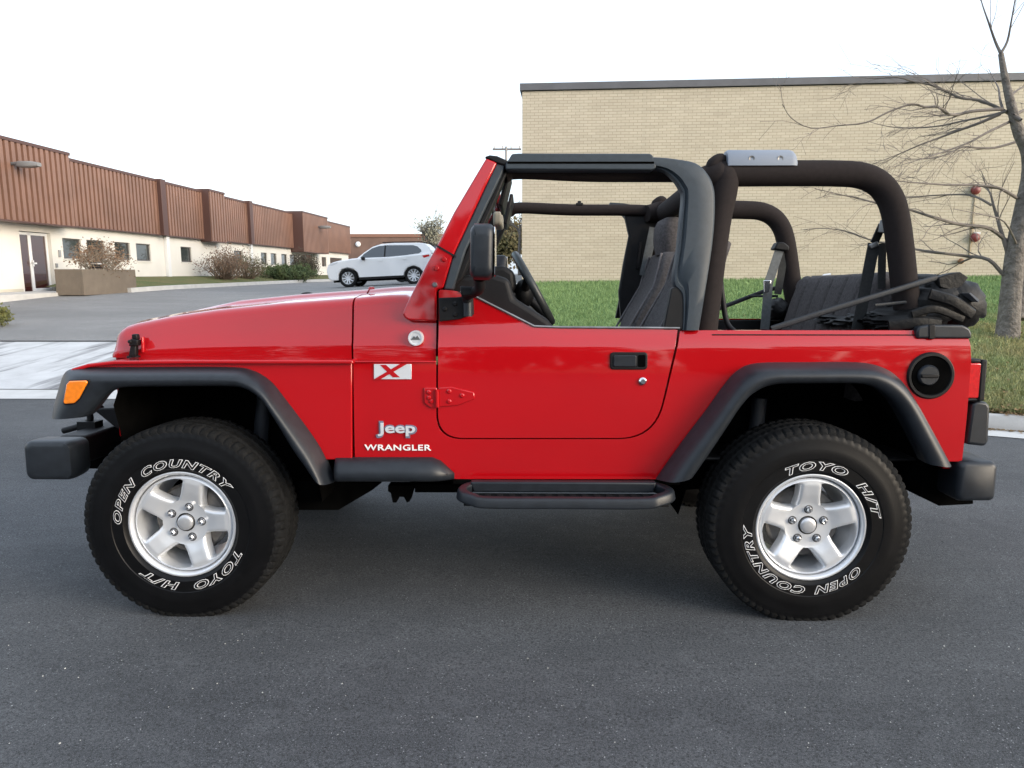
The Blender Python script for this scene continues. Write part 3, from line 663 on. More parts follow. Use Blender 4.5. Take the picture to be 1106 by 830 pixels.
# ================================================================== BARE TREE ON THE LAWN
YT = 6.75
def TP(px, py, dy=0): p = W(px, py, YT+dy); return p
base = TP(1088, 371)
TREE = thing('bare_tree', 'leafless tree with spreading branches on the lawn behind the red car', 'tree', (base.x, base.y, base.z))
def loc(px, py, dy=0): return TP(px, py, dy)-base
q = np.random.default_rng(77)
b = MB()
tr = [loc(1086, 374), loc(1087.5, 368), loc(1090, 340), loc(1093, 305), loc(1098, 265), loc(1106, 225), loc(1112, 190), loc(1110, 165), loc(1101, 145), loc(1095, 125), loc(1090, 105), loc(1085, 82), loc(1081, 58)]
kx = .0131
b.tube(catmull(tr, 4), [w*kx/2 for w in np.interp(np.linspace(0, 12, 49), range(13), [30, 24.5, 21, 19.5, 18.5, 17.5, 15, 12.5, 11, 9.5, 8, 6.5, 5.0])], 14)
b.tube(catmull([loc(1099, 345, .12), loc(1106, 300, .3), loc(1118, 245, .5), loc(1130, 190, .7), loc(1140, 130, .8), loc(1138, 60, .8)], 4), [.10, .10, .095, .09, .085, .08, .078, .075, .07, .066, .062, .058, .054, .05, .046, .042, .038, .034, .03, .026, .022], 10)
b.build('trunk', BARK, TREE, recalc=False)
b = MB()
limbs = [
 ([(1083.6, 297), (1067.7, 280.7), (1045, 277), (1020, 274), (991, 270), (965, 264), (942, 260), (913, 250), (890, 247), (868, 248)], 6, .5),
 ([(1089, 262), (1070, 247.6), (1050, 244), (1033, 242), (1008, 235), (985.5, 227.7), (962, 222), (945, 219), (925, 214), (910, 211), (880, 204)], 6.2, -.4),
 ([(1089, 275), (1081, 249), (1077, 235), (1073, 222), (1070, 210), (1065, 201), (1060, 185)], 6.5, .2),
 ([(1071, 222), (1057, 214), (1044, 210.5), (1015, 211), (980, 213), (950, 210), (925, 206)], 4.0, .7),
 ([(1098, 214), (1088, 208), (1075.6, 202.5), (1050, 200), (1022.6, 200), (995, 198), (972, 196), (950, 192)], 5, -.6),
 ([(1102.7, 130), (1081, 118), (1057, 108.4), (1037.6, 106), (1020, 98), (1004, 91.6), (985, 88), (970, 84), (945, 85), (920, 83)], 5.5, .4),
 ([(1083, 118), (1049.6, 120.5), (1035, 124), (1023, 123), (1013.5, 115.7), (1000, 116), (984.6, 113), (960, 121), (936, 132.5), (905, 136), (876, 138.6), (855, 128), (845, 113)], 5, -.5),
 ([(1088, 120.5), (1065, 126), (1040, 131), (1010, 137), (977, 138.6), (955, 136), (936, 131)], 4.2, .9),
 ([(1090, 132), (1065, 144), (1047, 154), (1020, 164), (999, 171), (975, 178)], 4.2, -.8),
 ([(1081, 123), (1058, 133), (1033, 142), (1012, 150), (994, 156.6), (970, 167), (943.6, 177)], 5, .3),
 ([(1096, 154), (1073.7, 160), (1055, 160), (1040, 159), (1022, 167), (1008.7, 171), (990, 172), (972.5, 171)], 3.8, -.3),
 ([(1083, 118), (1080, 107), (1078.6, 96), (1073, 85), (1067.7, 74.7)], 4, .5),
 ([(1081, 58), (1075, 45), (1068, 25), (1061, 5), (1056, -15)], 4.6, .1), ([(1081, 58), (1088, 45), (1092, 25), (1096, 2), (1100, -20)], 4.2, -.1),
 ([(1095, 125), (1108, 118), (1125, 108), (1150, 100), (1185, 95)], 5, .3), ([(1104, 240), (1130, 215), (1160, 200), (1200, 195)], 6, -.5),
 ([(1090, 105), (1100, 97), (1112, 92), (1130, 90)], 4, .6), ([(1138, 70), (1120, 40), (1115, 10)], 4, .1), ([(1138, 80), (1160, 40), (1180, 0)], 4, .1), ([(1100, 268), (1085, 240), (1060, 232), (1030, 226)], 3, -1.2)]
for pl_, w0, dev in limbs:
    n = len(pl_); P_ = [loc(x, y, dev*(k/(n-1))*2+q.normal(0, .05)) for k, (x, y) in enumerate(pl_)]
    C_ = catmull(P_, 3); m_ = len(C_); rad = [max(.0040, kx/2*w0*.70*(1-.85*k/(m_-1))) for k in range(m_)]
    b.tube(C_, rad, 7, False)
    for k in range(3, m_):
        for _ in range(q.integers(0, 3) if k % 3 else 0):
            d = (C_[k]-C_[k-1]).normalized()
            nd = (d*1.5+Vector((q.normal(0, .35), q.normal(0, .45), q.normal(0, .36)))).normalized()
            branch_tree(b, C_[k], nd, q.uniform(.30, .95)*(1-.35*k/m_), max(.0035, rad[k]*.45), 2 if q.uniform() < .45 else 1, q, .5, -.03, 4, kids=(1, 3), minr=.0023)
b.build('branches', BARKT, TREE, recalc=False, ang=0)

# ================================================================== PARKED WHITE CAR
WPAINT = mat('white_paint', (.86, .87, .88), .25, coat=.8); DGLASS = mat('tinted_glass', (.03, .04, .05), .05, coat=1)
def suv(pos, rot, label, paint, proto=None):
    if proto is not None:
        r = proto.copy(); COL.objects.link(r); r.location = pos; r.rotation_euler = rot; r['label'] = label
        def cp_(src, par):
            for ch in list(src.children):
                c = ch.copy(); COL.objects.link(c); c.parent = par
                for i_, s_ in enumerate(c.material_slots):
                    if s_.material == WPAINT: s_.link = 'OBJECT'; s_.material = paint
                cp_(ch, c)
        cp_(proto, r); return r
    T = thing('parked_car', label, 'car', pos, rot, 'cars parked in the lot')
    L = lambda zx, zy: ((zx-523)/204, (665-.05*(zx-262)-zy)/204)
    lower = [L(*p_) for p_ in [(93, 545), (99, 512), (118, 484), (150, 470), (200, 457), (300, 441), (345, 436), (600, 425), (850, 402), (925, 388), (955, 420), (966, 470), (966, 560), (940, 582), (868, 588), (862, 545), (835, 510), (790, 494), (745, 506), (715, 540), (706, 583), (350, 603), (340, 550), (310, 522), (262, 512), (215, 525), (190, 560), (186, 612), (130, 616), (106, 600)]]
    b = MB(); b.prism(lower, -.88, .88); BO = b.build('body', paint, T, bevel=.05, seg=4)
    def tumb(v): return (v.x*1, v.y*(1-.20*max(0, (v.z-.98))/.68), v.z)
    gh = [L(*p_) for p_ in [(338, 440), (400, 392), (470, 346), (540, 324), (640, 316), (840, 313), (885, 318), (918, 345), (940, 395), (850, 415), (600, 440)]]
    b = MB(); b.prism(gh, -.86, .86); b.warp(tumb); b.build('roof', paint, T, bevel=.035, seg=3)
    gl = [L(*p_) for p_ in [(356, 446), (402, 402), (466, 358), (520, 341), (590, 334), (790, 333), (825, 342), (852, 366), (857, 382), (838, 396), (740, 410), (600, 424), (480, 436)]]
    for s in (-1, 1):
        b = MB(); y = s*.866; b.prism(gl, min(y, y-s*.02), max(y, y-s*.02)); b.warp(tumb); o = b.build('side_window', DGLASS, T)
        b = MB(); b.prism([L(*p_) for p_ in [(566, 336), (577, 335), (568, 426), (556, 427)]], min(y+s*.004, y), max(y+s*.004, y)); b.warp(tumb); b.build('pillar', BLK2, o)
    b = MB(); b.loft([[(L(350, 434)[0]-.01, y*.78, L(350, 434)[1]+.02) for y in (-1, 1)], [(L(505, 332)[0]-.02, y*.66, L(505, 332)[1]+.01) for y in (-1, 1)]], False, False); b.build('windshield', DGLASS, T)
    for s in (-1, 1):
        b = MB(); b.prism([L(*p_) for p_ in [(110, 492), (150, 474), (190, 466), (185, 480), (140, 498)]], *sorted((s*.885, s*.70))); b.build('headlight', mat('clear_lamp', (.7, .72, .75), .1, coat=1), T)
        b = MB(); b.prism([L(*p_) for p_ in [(862, 414), (915, 405), (922, 418), (875, 432)]], *sorted((s*.886, s*.80))); b.build('tail_light', REDL, T)
        c_ = L(398, 440); b = MB(); b.ball((c_[0], s*.97, c_[1]), .10, 8, (.8, .8, .7)); b.build('door_mirror', BLK2, T)
        for zx in (530, 720):
            c_ = L(zx, 455 if zx < 600 else 440); b = MB(); b.box((c_[0]-.09, min(s*.882, s*.90), c_[1]-.015), (c_[0]+.09, max(s*.882, s*.90), c_[1]+.015)); b.build('door_handle', paint, T)
        b = MB(); b.prism([L(*p_) for p_ in [(350, 586), (706, 568), (706, 585), (350, 606)]], *sorted((s*.886, s*.82))); b.build('sill_trim', BLK2, T)
    b = MB(); b.tube([(L(545, 318)[0], -.62, L(545, 312)[1]), (L(860, 310)[0], -.62, L(860, 305)[1])], .02, 6); b.tube([(L(545, 318)[0], .62, L(545, 312)[1]), (L(860, 310)[0], .62, L(860, 305)[1])], .02, 6); b.build('roof_rail', BLK2, T)
    b = MB(); b.prism([L(*p_) for p_ in [(100, 570), (120, 570), (135, 606), (108, 600)]], -.7, .7); b.build('bumper_grille', BLK2, T)
    b = MB(); b.box((-1.9, -.7, .20), (1.9, .7, .34)); b.build('underbody', DARK, T)
    for zx, zy in ((262, 592), (786, 567)):
        for s in (-1, 1):
            c_ = L(zx, zy); wq = bpy.data.objects.new('wheel', None); link(wq, T); wq.location = (c_[0], s*.79, .355); wq.rotation_euler = (0, .3, 0 if s < 0 else math.pi)
            b = MB(); b.lathe([(.235, -.08), (.30, -.11), (.345, -.10), (.36, -.06), (.36, .06), (.345, .10), (.235, .1)], 40); b.build('tyre', RUB, wq)
            b = MB(); b.lathe([(.24, -.09), (.228, -.08), (.215, -.04), (.21, .05), (1e-4, .05)], 40)
            for k in range(5):
                a = R(72*k); ca, sa = math.cos(a), math.sin(a)
                for e in (-.05, .05): b.bar((.03*ca-e*.3*sa, -.06, .03*sa+e*.3*ca), (.225*ca-e*1.3*sa, -.085, .225*sa+e*1.3*ca), .045, .03, (0, 1, 0))
            b.lathe([(1e-4, -.085), (.05, -.08), (.06, -.05)], 16); b.build('rim', ALLOY, wq)
            b = MB(); b.lathe([(1e-4, .03), (.205, .03)], 24); b.build('brake', BRAKE, wq)
    return T
fw = W(376.6, 310.6, 24.4); rw = W(448.5, 307.3, 24.4); mid = (fw+rw)/2
SUV = suv((mid.x, 24.4+.85, (fw.z+rw.z)/2), (0, -math.atan2(rw.z-fw.z, rw.x-fw.x), R(-1)), 'white five-door car parked in the lot left of the red car', WPAINT)
suv((mid.x+1.1, 24.4+.85+5.6, zlot(mid.x+1.1, 30.9)+.02), (0, -.04, R(1.5)), 'dark car parked in the lot, mostly hidden behind the white car', mat('dark_paint', (.02, .022, .026), .25, coat=.8), SUV)


# ================================================================== WOOD ACROSS THE STREET (mirrored in the paint)
q = np.random.default_rng(99); V = []; Fc = []
for i in range(26):
    cx = -78+i*4.2+q.uniform(-2, 2); cy = -36+q.uniform(-5, 4); h = q.uniform(7, 13) if i % 4 else q.uniform(12, 16); w = h*q.uniform(.28, .42)
    for j in range(640):
        t = q.uniform(0.02, 1); a = q.uniform(0, 6.28); rr_ = w*math.sqrt(q.uniform(0, 1))*(1-.55*t if i % 3 else math.sqrt(max(0, 1-(2*t-1)**2))+.15)
        c = Vector((cx+rr_*math.cos(a), cy+rr_*math.sin(a), .3+h*t)); u = Vector(q.normal(0, 1, 3)).normalized(); w_ = u.orthogonal().normalized(); s = q.uniform(.35, .8); k = len(V)
        V += [c-u*s, c+w_*s*.6, c+u*s, c-w_*s*.6]; Fc.append((k, k+1, k+2, k+3))
o = scatter_mesh('wood', None, V, Fc, mat('far_foliage', (.05, .045, .025), .9, col2=(.09, .07, .035), vscale=.4)); o['kind'] = 'stuff'
# ================================================================== THE RED CAR
CAR = thing('off_road_car', 'red open two-door off-road car with its soft top folded down, on the road', 'car', rot=(-TILT, 0, 0))
YB = -.745
def fside(z):                      # how far the body side leans in, by height
    d = .010*((z-.82)/.30)**2
    if z > 1.045: d += (z-1.045)*.42
    return d
def side_warp(v): return (v.x, v.y + fside(v.z)*(1 if v.y < 0 else -1), v.z)
ZC = [.62, .68, .74, .80, .86, .92, .98, 1.02, 1.045, 1.075]

# --- body (tub sides, tailgate, floor)
side_poly = CP([(381.5, 391), (471, 391)])+roundpoly(CP([(471, 391), (471.2, 474.8), (707.5, 474.8), (736.5, 357.5), (900, 357.5), (1049, 357.6), (1049.5, 390), (1040, 499)]), [0, .10, .14, .004, 0, .02, 0, 0], 10)[1:]
side_poly += CP([(1016, 499), (985, 446), (965, 420), (931, 404), (816, 404), (800, 412), (770, 450), (724, 518.5), (600, 518.5), (489, 518.5), (466, 497), (383, 497)])
b = MB(); b.prism(side_poly, YB, YB+.035); b.cutz(ZC); b.warp(side_warp)
nside = b
XR = C(1049, 380)[0]; ZT = C(800, 357.3)[1]
b.box((XR-.045, -.70, .56), (XR-.012, .70, ZT-.01))             # tail panel
m2 = MB(); m2.prism(side_poly, YB, YB+.035); m2.cutz(ZC); m2.warp(side_warp)
vs_ = [(v.co.x, -v.co.y, v.co.z) for v in m2.bm.verts]; m2.bm.verts.index_update(); fs_ = [[v.index for v in f.verts] for f in m2.bm.faces]; m2.bm.free()
b.raw(vs_, fs_)
BODY = b.build('body', RED, CAR, bevel=.006, seg=3)
b = MB(); b.prism(CP([(770, 361.3), (990, 361.6), (990, 362.8), (770, 362.5)], -.732), -.7245, -.70); o = b.build('rail_seam', BLK2, CAR); mirror(o)
t_ = MB(); t_.prism(CP([(381, 390.2), (471, 390.2), (471, 392), (381, 392)], -.75), -.7495, -.73); o = t_.build('body_crease', RED, CAR, bevel=.002); mirror(o)
# interior tub
t_ = MB()
t_.box((-.58, -.69, .585), (XR-.05, .69, .60))
for s in (-1, 1):
    t_.box((C(737, 400)[0], s*.700 if s < 0 else .675, .962), (XR-.06, -.675 if s < 0 else .700, ZT-.006))
    t_.box((.62, min(s*.405, s*.375), .60), (1.66, max(s*.405, s*.375), .985)); t_.box((.62, min(s*.406, s*.672), .955), (1.66, max(s*.406, s*.672), .985))
t_.box((-.66, -.66, .58), (-.62, .66, 1.04))
t_.build('interior_tub', BLK2, CAR, bevel=.01)
t_ = MB(); t_.box((XR-.075, -.66, .60), (XR-.048, .66, ZT-.012)); t_.build('tailgate_liner', BLK2, CAR)

# --- front fenders
for _ in (0,):
    f_ = MB()
    fp = CP([(380, 392), (380, 497), (352, 497), (345, 489), (305, 452), (285, 426), (262, 409), (240, 406), (140, 406), (118, 409), (100, 423), (84, 444), (66, 444), (72, 407), (78, 399), (95, 394.5), (122, 391.5)], -.752)
    f_.prism(fp, -.752, -.725)
    top = CP([(70, 411), (72, 405), (78, 398), (95, 393), (122, 390), (200, 389.2), (380.5, 389.2)], -.77)
    low = [(x+.004, z-.014) for x, z in top]
    f_.prism(top+low[::-1], -.772, -.40)
    o = f_.build('front_fender', RED, CAR, bevel=.005, seg=3); mirror(o)

# --- hood and cowl
XF = C(121, 388, -.53)[0]
HX = [C(px, 388, y)[0] for px, y in ((121, -.53), (123, -.53), (127, -.53), (133, -.535), (142, -.54), (180, -.56), (230, -.60), (300, -.65), (379.8, -.695))]
HZ = [1.06, 1.085, 1.10, 1.112, 1.121, 1.150, 1.178, 1.205, 1.226]
HW = [.525, .530, .533, .536, .540, .562, .595, .645, .695]
ZBH = C(250, 388.3, -.6)[1]
def hood_ring(x, hw, zb, zt, dome, rr=.055, inset=0):
    zs = zt-.045
    pts = [(hw, zb), (hw, lerp(zb, zs, .30)), (hw-.001, lerp(zb, zs, .325)), (hw-.007, lerp(zb, zs, .37)), (hw-.022, lerp(zb, zs, .75))]
    for k in range(1, 8):
        a = R(90*k/7); pts.append((hw-.030-rr*(1-math.cos(a)), zs-.006+(zt-zs+.002)*math.sin(a)))
    dh = .016*dome
    pts += [(.44*hw/.62, zt+.008), (.36*hw/.62, zt+.011), (.345*hw/.62, zt+.013+dh*.4), (.325*hw/.62, zt+.014+dh*.9), (.30*hw/.62, zt+.0145+dh), (.15, zt+.018+dh), (0, zt+.019+dh)]
    full = [(x, -y, z) for y, z in pts] + [(x, y, z) for y, z in pts[-2::-1]]
    return full
b = MB()
rings = [hood_ring(HX[i], HW[i], ZBH, HZ[i], interp(HX[i], [HX[5], HX[5]+.06, HX[5]+.12], [0, .5, 1])) for i in range(len(HX))]
fine = []
for i in range(len(rings)-1):
    n = 1 if i < 5 else 4
    for k in range(n): fine.append([Vector(p).lerp(Vector(q), k/n) for p, q in zip(rings[i], rings[i+1])])
fine.append([Vector(p) for p in rings[-1]])
b.loft(fine, True, True)
HOOD = b.build('hood', RED, CAR, ang=50)
b = MB(); cr = []
for px, hw, zt in ((381.6, .697, 1.2265), (400, .702, 1.233), (420, .708, 1.238), (437, .714, 1.238), (450, .72, 1.215), (470.8, .728, 1.20)):
    cr.append(hood_ring(C(px, 380, -hw)[0], hw, ZBH-.004, zt, 1 if px < 440 else 0))
b.loft(cr, True, True); b.build('cowl', RED, CAR, ang=50)
# washer nozzle bumps, hood stops and the strap loop on the hood
b = MB(); p = C(330, 322, -.30); b.tube(catmull([(p[0]-.03, -.28, p[1]-.015), (p[0]-.02, -.28, p[1]+.014), (p[0]+.02, -.28, p[1]+.016), (p[0]+.03, -.28, p[1]-.012)], 4), .007, 8); b.build('hood_loop', BLK2, HOOD)
p = C(398, 317, -.3)
for y, dx in ((-.33, 0), (.33, 0)):
    b = MB(); b.lathe([(1e-4, 0), (.016, 0), (.015, .018), (.010, .024), (1e-4, .025)], 16, (p[0]+.02, y, 1.243), 'z'); b.build('washer_nozzle', RED, CAR)
# hood latch (rubber strap and hook)
b = MB()
lx, lz = C(144, 389, -.56)
Y_ = -.552
b.box((lx-.022, Y_-.02, lz-.01), (lx+.024, Y_+.01, lz+.018))
b.prism([(lx-.012, lz+.015), (lx+.017, lz+.015), (lx+.021, lz+.060), (lx-.002, lz+.060)], Y_-.022, Y_+.004)
b.prism([(lx-.006, lz+.058), (lx+.030, lz+.058), (lx+.034, lz+.082), (lx+.004, lz+.088)], Y_-.028, Y_+.004)
b.prism([(lx+.004, lz+.086), (lx+.028, lz+.084), (lx+.026, lz+.106), (lx+.006, lz+.106)], Y_-.020, Y_+.006)
for dz in (.0, .07): b.lathe([(1e-4, 0), (.008, 0), (.008, .010), (1e-4, .011)], 12, (lx+.003, Y_-.036, lz+dz+.006), 'y')
o = b.build('hood_latch', BLK2, CAR, bevel=.004); mirror(o)
b = MB(); b.prism([(lx+.036, lz+.03), (lx+.046, lz+.03), (lx+.048, lz+.095), (lx+.038, lz+.095)], Y_-.012, Y_+.004); o = b.build('latch_bracket', RED, CAR, bevel=.003); mirror(o)

# --- grille with headlamps (faces left)
b = MB(); gx = XF+.035
b.prismx([(-.53, .64), (.53, .64), (.52, 1.0), (.49, 1.03), (-.49, 1.03), (-.52, 1.0)], gx-.03, gx+.02)
G = b.build('grille', RED, CAR, bevel=.01, seg=3)
for k in range(7):
    b = MB(); y = (k-3)*.075; b.prismx([(y+p_[0], .86+p_[1]) for p_ in rrect(0, 0, .042, .27, .02)], gx-.034, gx-.028); b.build('grille_slot', DARK, G)
for s in (-1, 1):
    b = MB(); b.lathe([(1e-4, -.062), (.05, -.058), (.082, -.045), (.088, -.03)], 32, (gx, s*.385, .87), 'x'); h = b.build('headlight', mat('headlamp_lens', (.8, .82, .85), .08, coat=1), CAR)
    b = MB(); b.lathe([(.086, -.03), (.086, -.05), (.098, -.046), (.10, -.03)], 32, (gx, s*.385, .87), 'x'); b.build('lamp_ring', RED, h)

# --- flares
def flare(pairs, name):
    n = 4
    O = catmull([(*C(x, y, -.748), 0) for (x, y), _ in pairs], n); I = catmull([(*C(x, y, -.852), 0) for _, (x, y) in pairs], n)
    b = MB(); rings = []
    for o_, i_ in zip(O, I):
        ring = []
        for t, y in ((0, -.738), (0.0, -.757), (.03, -.768), (.10, -.786), (.20, -.810), (.30, -.830), (.42, -.845), (.55, -.852), (.70, -.853), (.84, -.848), (.95, -.840), (1.0, -.828), (1.0, -.810), (.96, -.785), (.9, -.74)):
            ring.append((lerp(o_[0], i_[0], t), y, lerp(o_[1], i_[1], t)))
        rings.append(ring)
    b.loft(rings, True, True)
    return b.build(name, BLK, CAR, ang=50)
FF = [((58, 450), (88, 451.5)), ((60.5, 436), (97, 443)), ((65, 420), (108, 430)), ((69.5, 406), (118, 423)), ((77, 399), (127, 420)), ((95, 397), (142, 419)), ((160, 396.3), (175, 418.7)), ((245, 396.3), (240, 418.3)),
      ((272, 399.5), (262, 421)), ((292, 411), (280, 433)), ((308, 430), (295, 455)), ((335, 466), (315, 488)), ((350, 490), (327, 505)), ((362.5, 520), (338, 520.5))]
RF = [((709, 517.5), (750, 517.5)), ((737, 477), (769, 490)), ((764, 441), (787, 463)), ((782, 416), (801, 442)), ((797, 400.5), (816, 426)), ((818, 392.5), (838, 416.5)), ((870, 391.5), (875, 415.3)), ((925, 391.5), (927, 415.3)),
      ((950, 396), (945, 418.5)), ((968, 407), (961, 428)), ((984, 428), (975, 443)), ((1004, 463), (991, 473)), ((1024, 500), (1006, 503))]
FLF = flare(FF, 'fender_flare'); FLR = flare(RF, 'fender_flare')
b = MB(); mk = CP([(69.5, 434), (73, 415), (76, 411.5), (94, 411), (95.5, 413), (86.5, 430), (81, 435.5), (71, 436.5)], -.855)
b.prism(mk, -.864, -.80); b.build('side_marker', AMBER, FLF, bevel=.005, seg=3)
b = MB(); cxm = sum(p[0] for p in mk)/len(mk); czm = sum(p[1] for p in mk)/len(mk)
b.prism([(cxm+(x-cxm)*1.13, czm+(z-czm)*1.1) for x, z in mk], -.857, -.80); b.build('marker_bezel', BLK2, FLF, bevel=.003)
mirror(FLF); mirror(FLR)
# wheel wells
def well(path, y0, y1, yi):
    b = MB(); P = [C(x, y, -.79) for x, y in path]
    b.loft([[(x, y0, z) for x, z in P], [(x, y1, z) for x, z in P]], False, False)
    b.prism(P, y1, y1+.01)
    o = b.build('wheel_well', DARK, CAR); mirror(o)
well([(132, 560), (124, 470), (116, 440), (122, 420), (140, 414), (240, 413), (262, 416), (283, 430), (312, 470), (340, 520), (345, 545), (330, 560)], -.75, -.42, 0)
well([(735, 560), (748, 517), (770, 480), (800, 438), (815, 422), (838, 411), (928, 411), (948, 414), (964, 426), (990, 468), (1006, 505), (1000, 540)], -.75, -.42, 0)

for y0_, y1_ in ((-.700, -.66),):
    b = MB(); b.prism(CP([(462, 395), (484, 395), (484, 450), (505, 462), (690, 462), (712, 445), (728, 395), (728, 365), (745, 365), (745, 400), (728, 455), (700, 488), (490, 488), (462, 470)], -.70), y0_, y1_); o = b.build('door_jamb', BLK2, CAR); mirror(o)
# --- rocker guard, step
b = MB(); prof = []
for px, s_ in ((359.5, .75), (362, .95), (366, 1), (400, 1), (440, 1), (465, .97), (474, .85), (481, .62), (489, .35)):
    x = C(px, 505, -.80)[0]; zt = C(px, 494.5, -.75)[1]; zb = C(px, 520.5, -.79)[1]; zm = (zt+zb)/2
    ring = []
    for y, t in ((-.735, 1), (-.76, 1), (-.785, .86), (-.805, .6), (-.812, .3), (-.806, .08), (-.79, 0), (-.735, 0)):
        ring.append((x, -.735+(y+.735)*s_, zb+(zt-zb)*(t if px < 470 else t*lerp(1, .25, (px-470)/19 if t > .5 else 0))))
    prof.append(ring)
b.loft(prof, True, True); o = b.build('rocker_guard', BLK, CAR, ang=55); mirror(o)
# running board: a loop frame round a ribbed tread
b = MB()
z0 = C(600, 545, -.90)[1]; zt = C(600, 523, -.78)[1]
xl, xr = C(508, 524, -.77)[0], C(709, 524, -.77)[0]
xa, xb = C(511, 550, -.90)[0], C(711, 550, -.90)[0]; xo0, xo1 = C(496, 533, -.83)[0], C(726, 533, -.83)[0]
pth = catmull([(xl+.05, -.69, zt-.02), (xo0+.020, -.78, zt-.022), (xo0+.012, -.845, zt-.025), (xa, -.885, z0+.012), (xa+.06, -.893, z0+.004), (lerp(xa, xb, .5), -.893, z0+.004), (xb-.06, -.893, z0+.004), (xb, -.885, z0+.012), (xo1-.012, -.845, zt-.025), (xo1-.020, -.78, zt-.022), (xr-.05, -.69, zt-.02)], 5)
rings = []
for i, p_ in enumerate(pth):
    t_ = (pth[min(i+1, len(pth)-1)]-pth[max(i-1, 0)]); n_ = Vector((t_.y, -t_.x, 0))
    n_ = n_.normalized() if n_.length > 1e-6 else Vector((0, -1, 0))
    rings.append([p_+n_*(q_[0]+.022*(-q_[1]/.03)*.25)+Vector((0, 0, q_[1])) for q_ in rrect(0, 0, .036, .040, .009, 3)])
b.loft(rings, True, True)
STEP = b.build('running_board', BLK, CAR)
b = MB(); b.box((xo0+.02, -.875, z0-.016), (xo1-.02, -.76, z0+.002))
x = xo0+.05
while x < xo1-.05: b.box((x, -.868, z0+.001), (x+.022, -.785, z0+.008)); x += .046
b.build('step_tread', BLK2, STEP, bevel=.002)
b = MB(); b.prism([(xl, zt+.006), (xr, zt+.006), (xr-.012, zt-.035), (xl+.012, zt-.035)], -.778, -.74); b.build('step_backrail', BLK, STEP, bevel=.006)
mirror(STEP)
b = MB(); b.box((C(489, 520)[0], -.735, .50), (C(735, 520)[0], -.60, .56)); o = b.build('sill', DARK, CAR); mirror(o)

# --- doors
dpoly = roundpoly(CP([(473, 313), (490, 314), (511, 320.5), (576, 354.6), (733.8, 356.3), (706.3, 473.4), (473, 473.4)]), [.01, .02, .03, .05, .01, .14, .10], 10)
b = MB(); b.prism(dpoly, YB-.002, YB+.05); b.cutz(ZC+[1.13, 1.16, 1.19]); b.warp(lambda v: (v.x, v.y+(fside(min(v.z, 1.09))), v.z))
DOOR = b.build('door', RED, CAR, bevel=.006, seg=3)
b = MB(); b.prism(CP([(480, 330), (515, 332), (578, 362), (725, 362), (722, 400), (700, 460), (495, 465), (480, 440)], -.70), -.694, -.665); b.build('door_panel', BLK2, DOOR, bevel=.012)
seal = CP([(497, 315.5), (511, 319.2), (577, 352.6), (605, 353.7), (734, 354.6)], -.72)
b = MB(); b.tube([(x, -.722, z) for x, z in seal], .0045, 8); b.build('door_seal', STEEL, DOOR)
b = MB(); hx, hz = C(679, 390); b.prism(rrect(hx, hz, .142, .066, .014), YB-.006, YB+.01); H = b.build('door_handle', BLK2, DOOR, bevel=.004)
b = MB(); b.prism(rrect(hx-.015, hz, .086, .044, .006), YB-.011, YB+.01); b.build('handle_paddle', BLK, H, bevel=.003)
b = MB(); b.prism(rrect(hx+.048, hz, .028, .046, .006), YB-.0065, YB+.01); b.build('handle_recess', DARK, H)
lx_, lz_ = C(694, 412); b = MB(); b.lathe([(1e-4, -.012), (.009, -.012), (.015, -.006), (.016, .004)], 24, (lx_, YB-.001, lz_), 'y'); b.build('door_lock', CHROME, DOOR)
def hinge(cx, name, m, pts, bolts, y0=-.762):
    b = MB(); b.prism(CP(pts, -.75), y0, -.74); o = b.build(name, m, CAR, bevel=.003)
    for x, y in bolts:
        c_ = C(x, y, -.755); q = MB(); q.lathe([(1e-4, -.006), (.005, -.006), (.009, -.002), (.0095, .004)], 14, (c_[0], y0, c_[1]), 'y'); q.build('hinge_bolt', m, o)
    return o
o = hinge(0, 'door_hinge', RED, [(474, 419), (488, 418), (512, 424), (513, 431), (495, 438), (474, 440)], [(485, 423), (499, 427.5), (485, 434)], -.7525); mirror(o)
o = hinge(0, 'door_hinge', RED, [(458, 419), (472, 419), (472, 441), (465, 441), (458, 435)], [(463, 424), (466, 434), (463.5, 430)], -.7525); mirror(o)
b = MB(); c0 = C(472.5, 430); b.lathe([(1e-4, -.034), (.008, -.034), (.008, .034), (1e-4, .034)], 12, (c0[0], -.757, c0[1]), 'z'); o = b.build('hinge_barrel', RED, CAR); mirror(o)
BR = hinge(0, 'mirror_bracket', BLK2, [(474.5, 322), (497, 321), (511, 318), (512, 340), (497, 345), (475, 347.5)], [(481, 334), (492, 328.5), (492, 340)], -.772)
c0, c1 = C(504, 322, -.79), C(509, 342, -.79)
b = MB(); b.lathe([(1e-4, 0), (.017, 0), (.017, c0[1]-c1[1]+.004), (1e-4, c0[1]-c1[1]+.004)], 18, (c0[0]+.004, -.785, c1[1]), 'z'); b.build('bracket_barrel', BLK, BR)
mirror(BR)
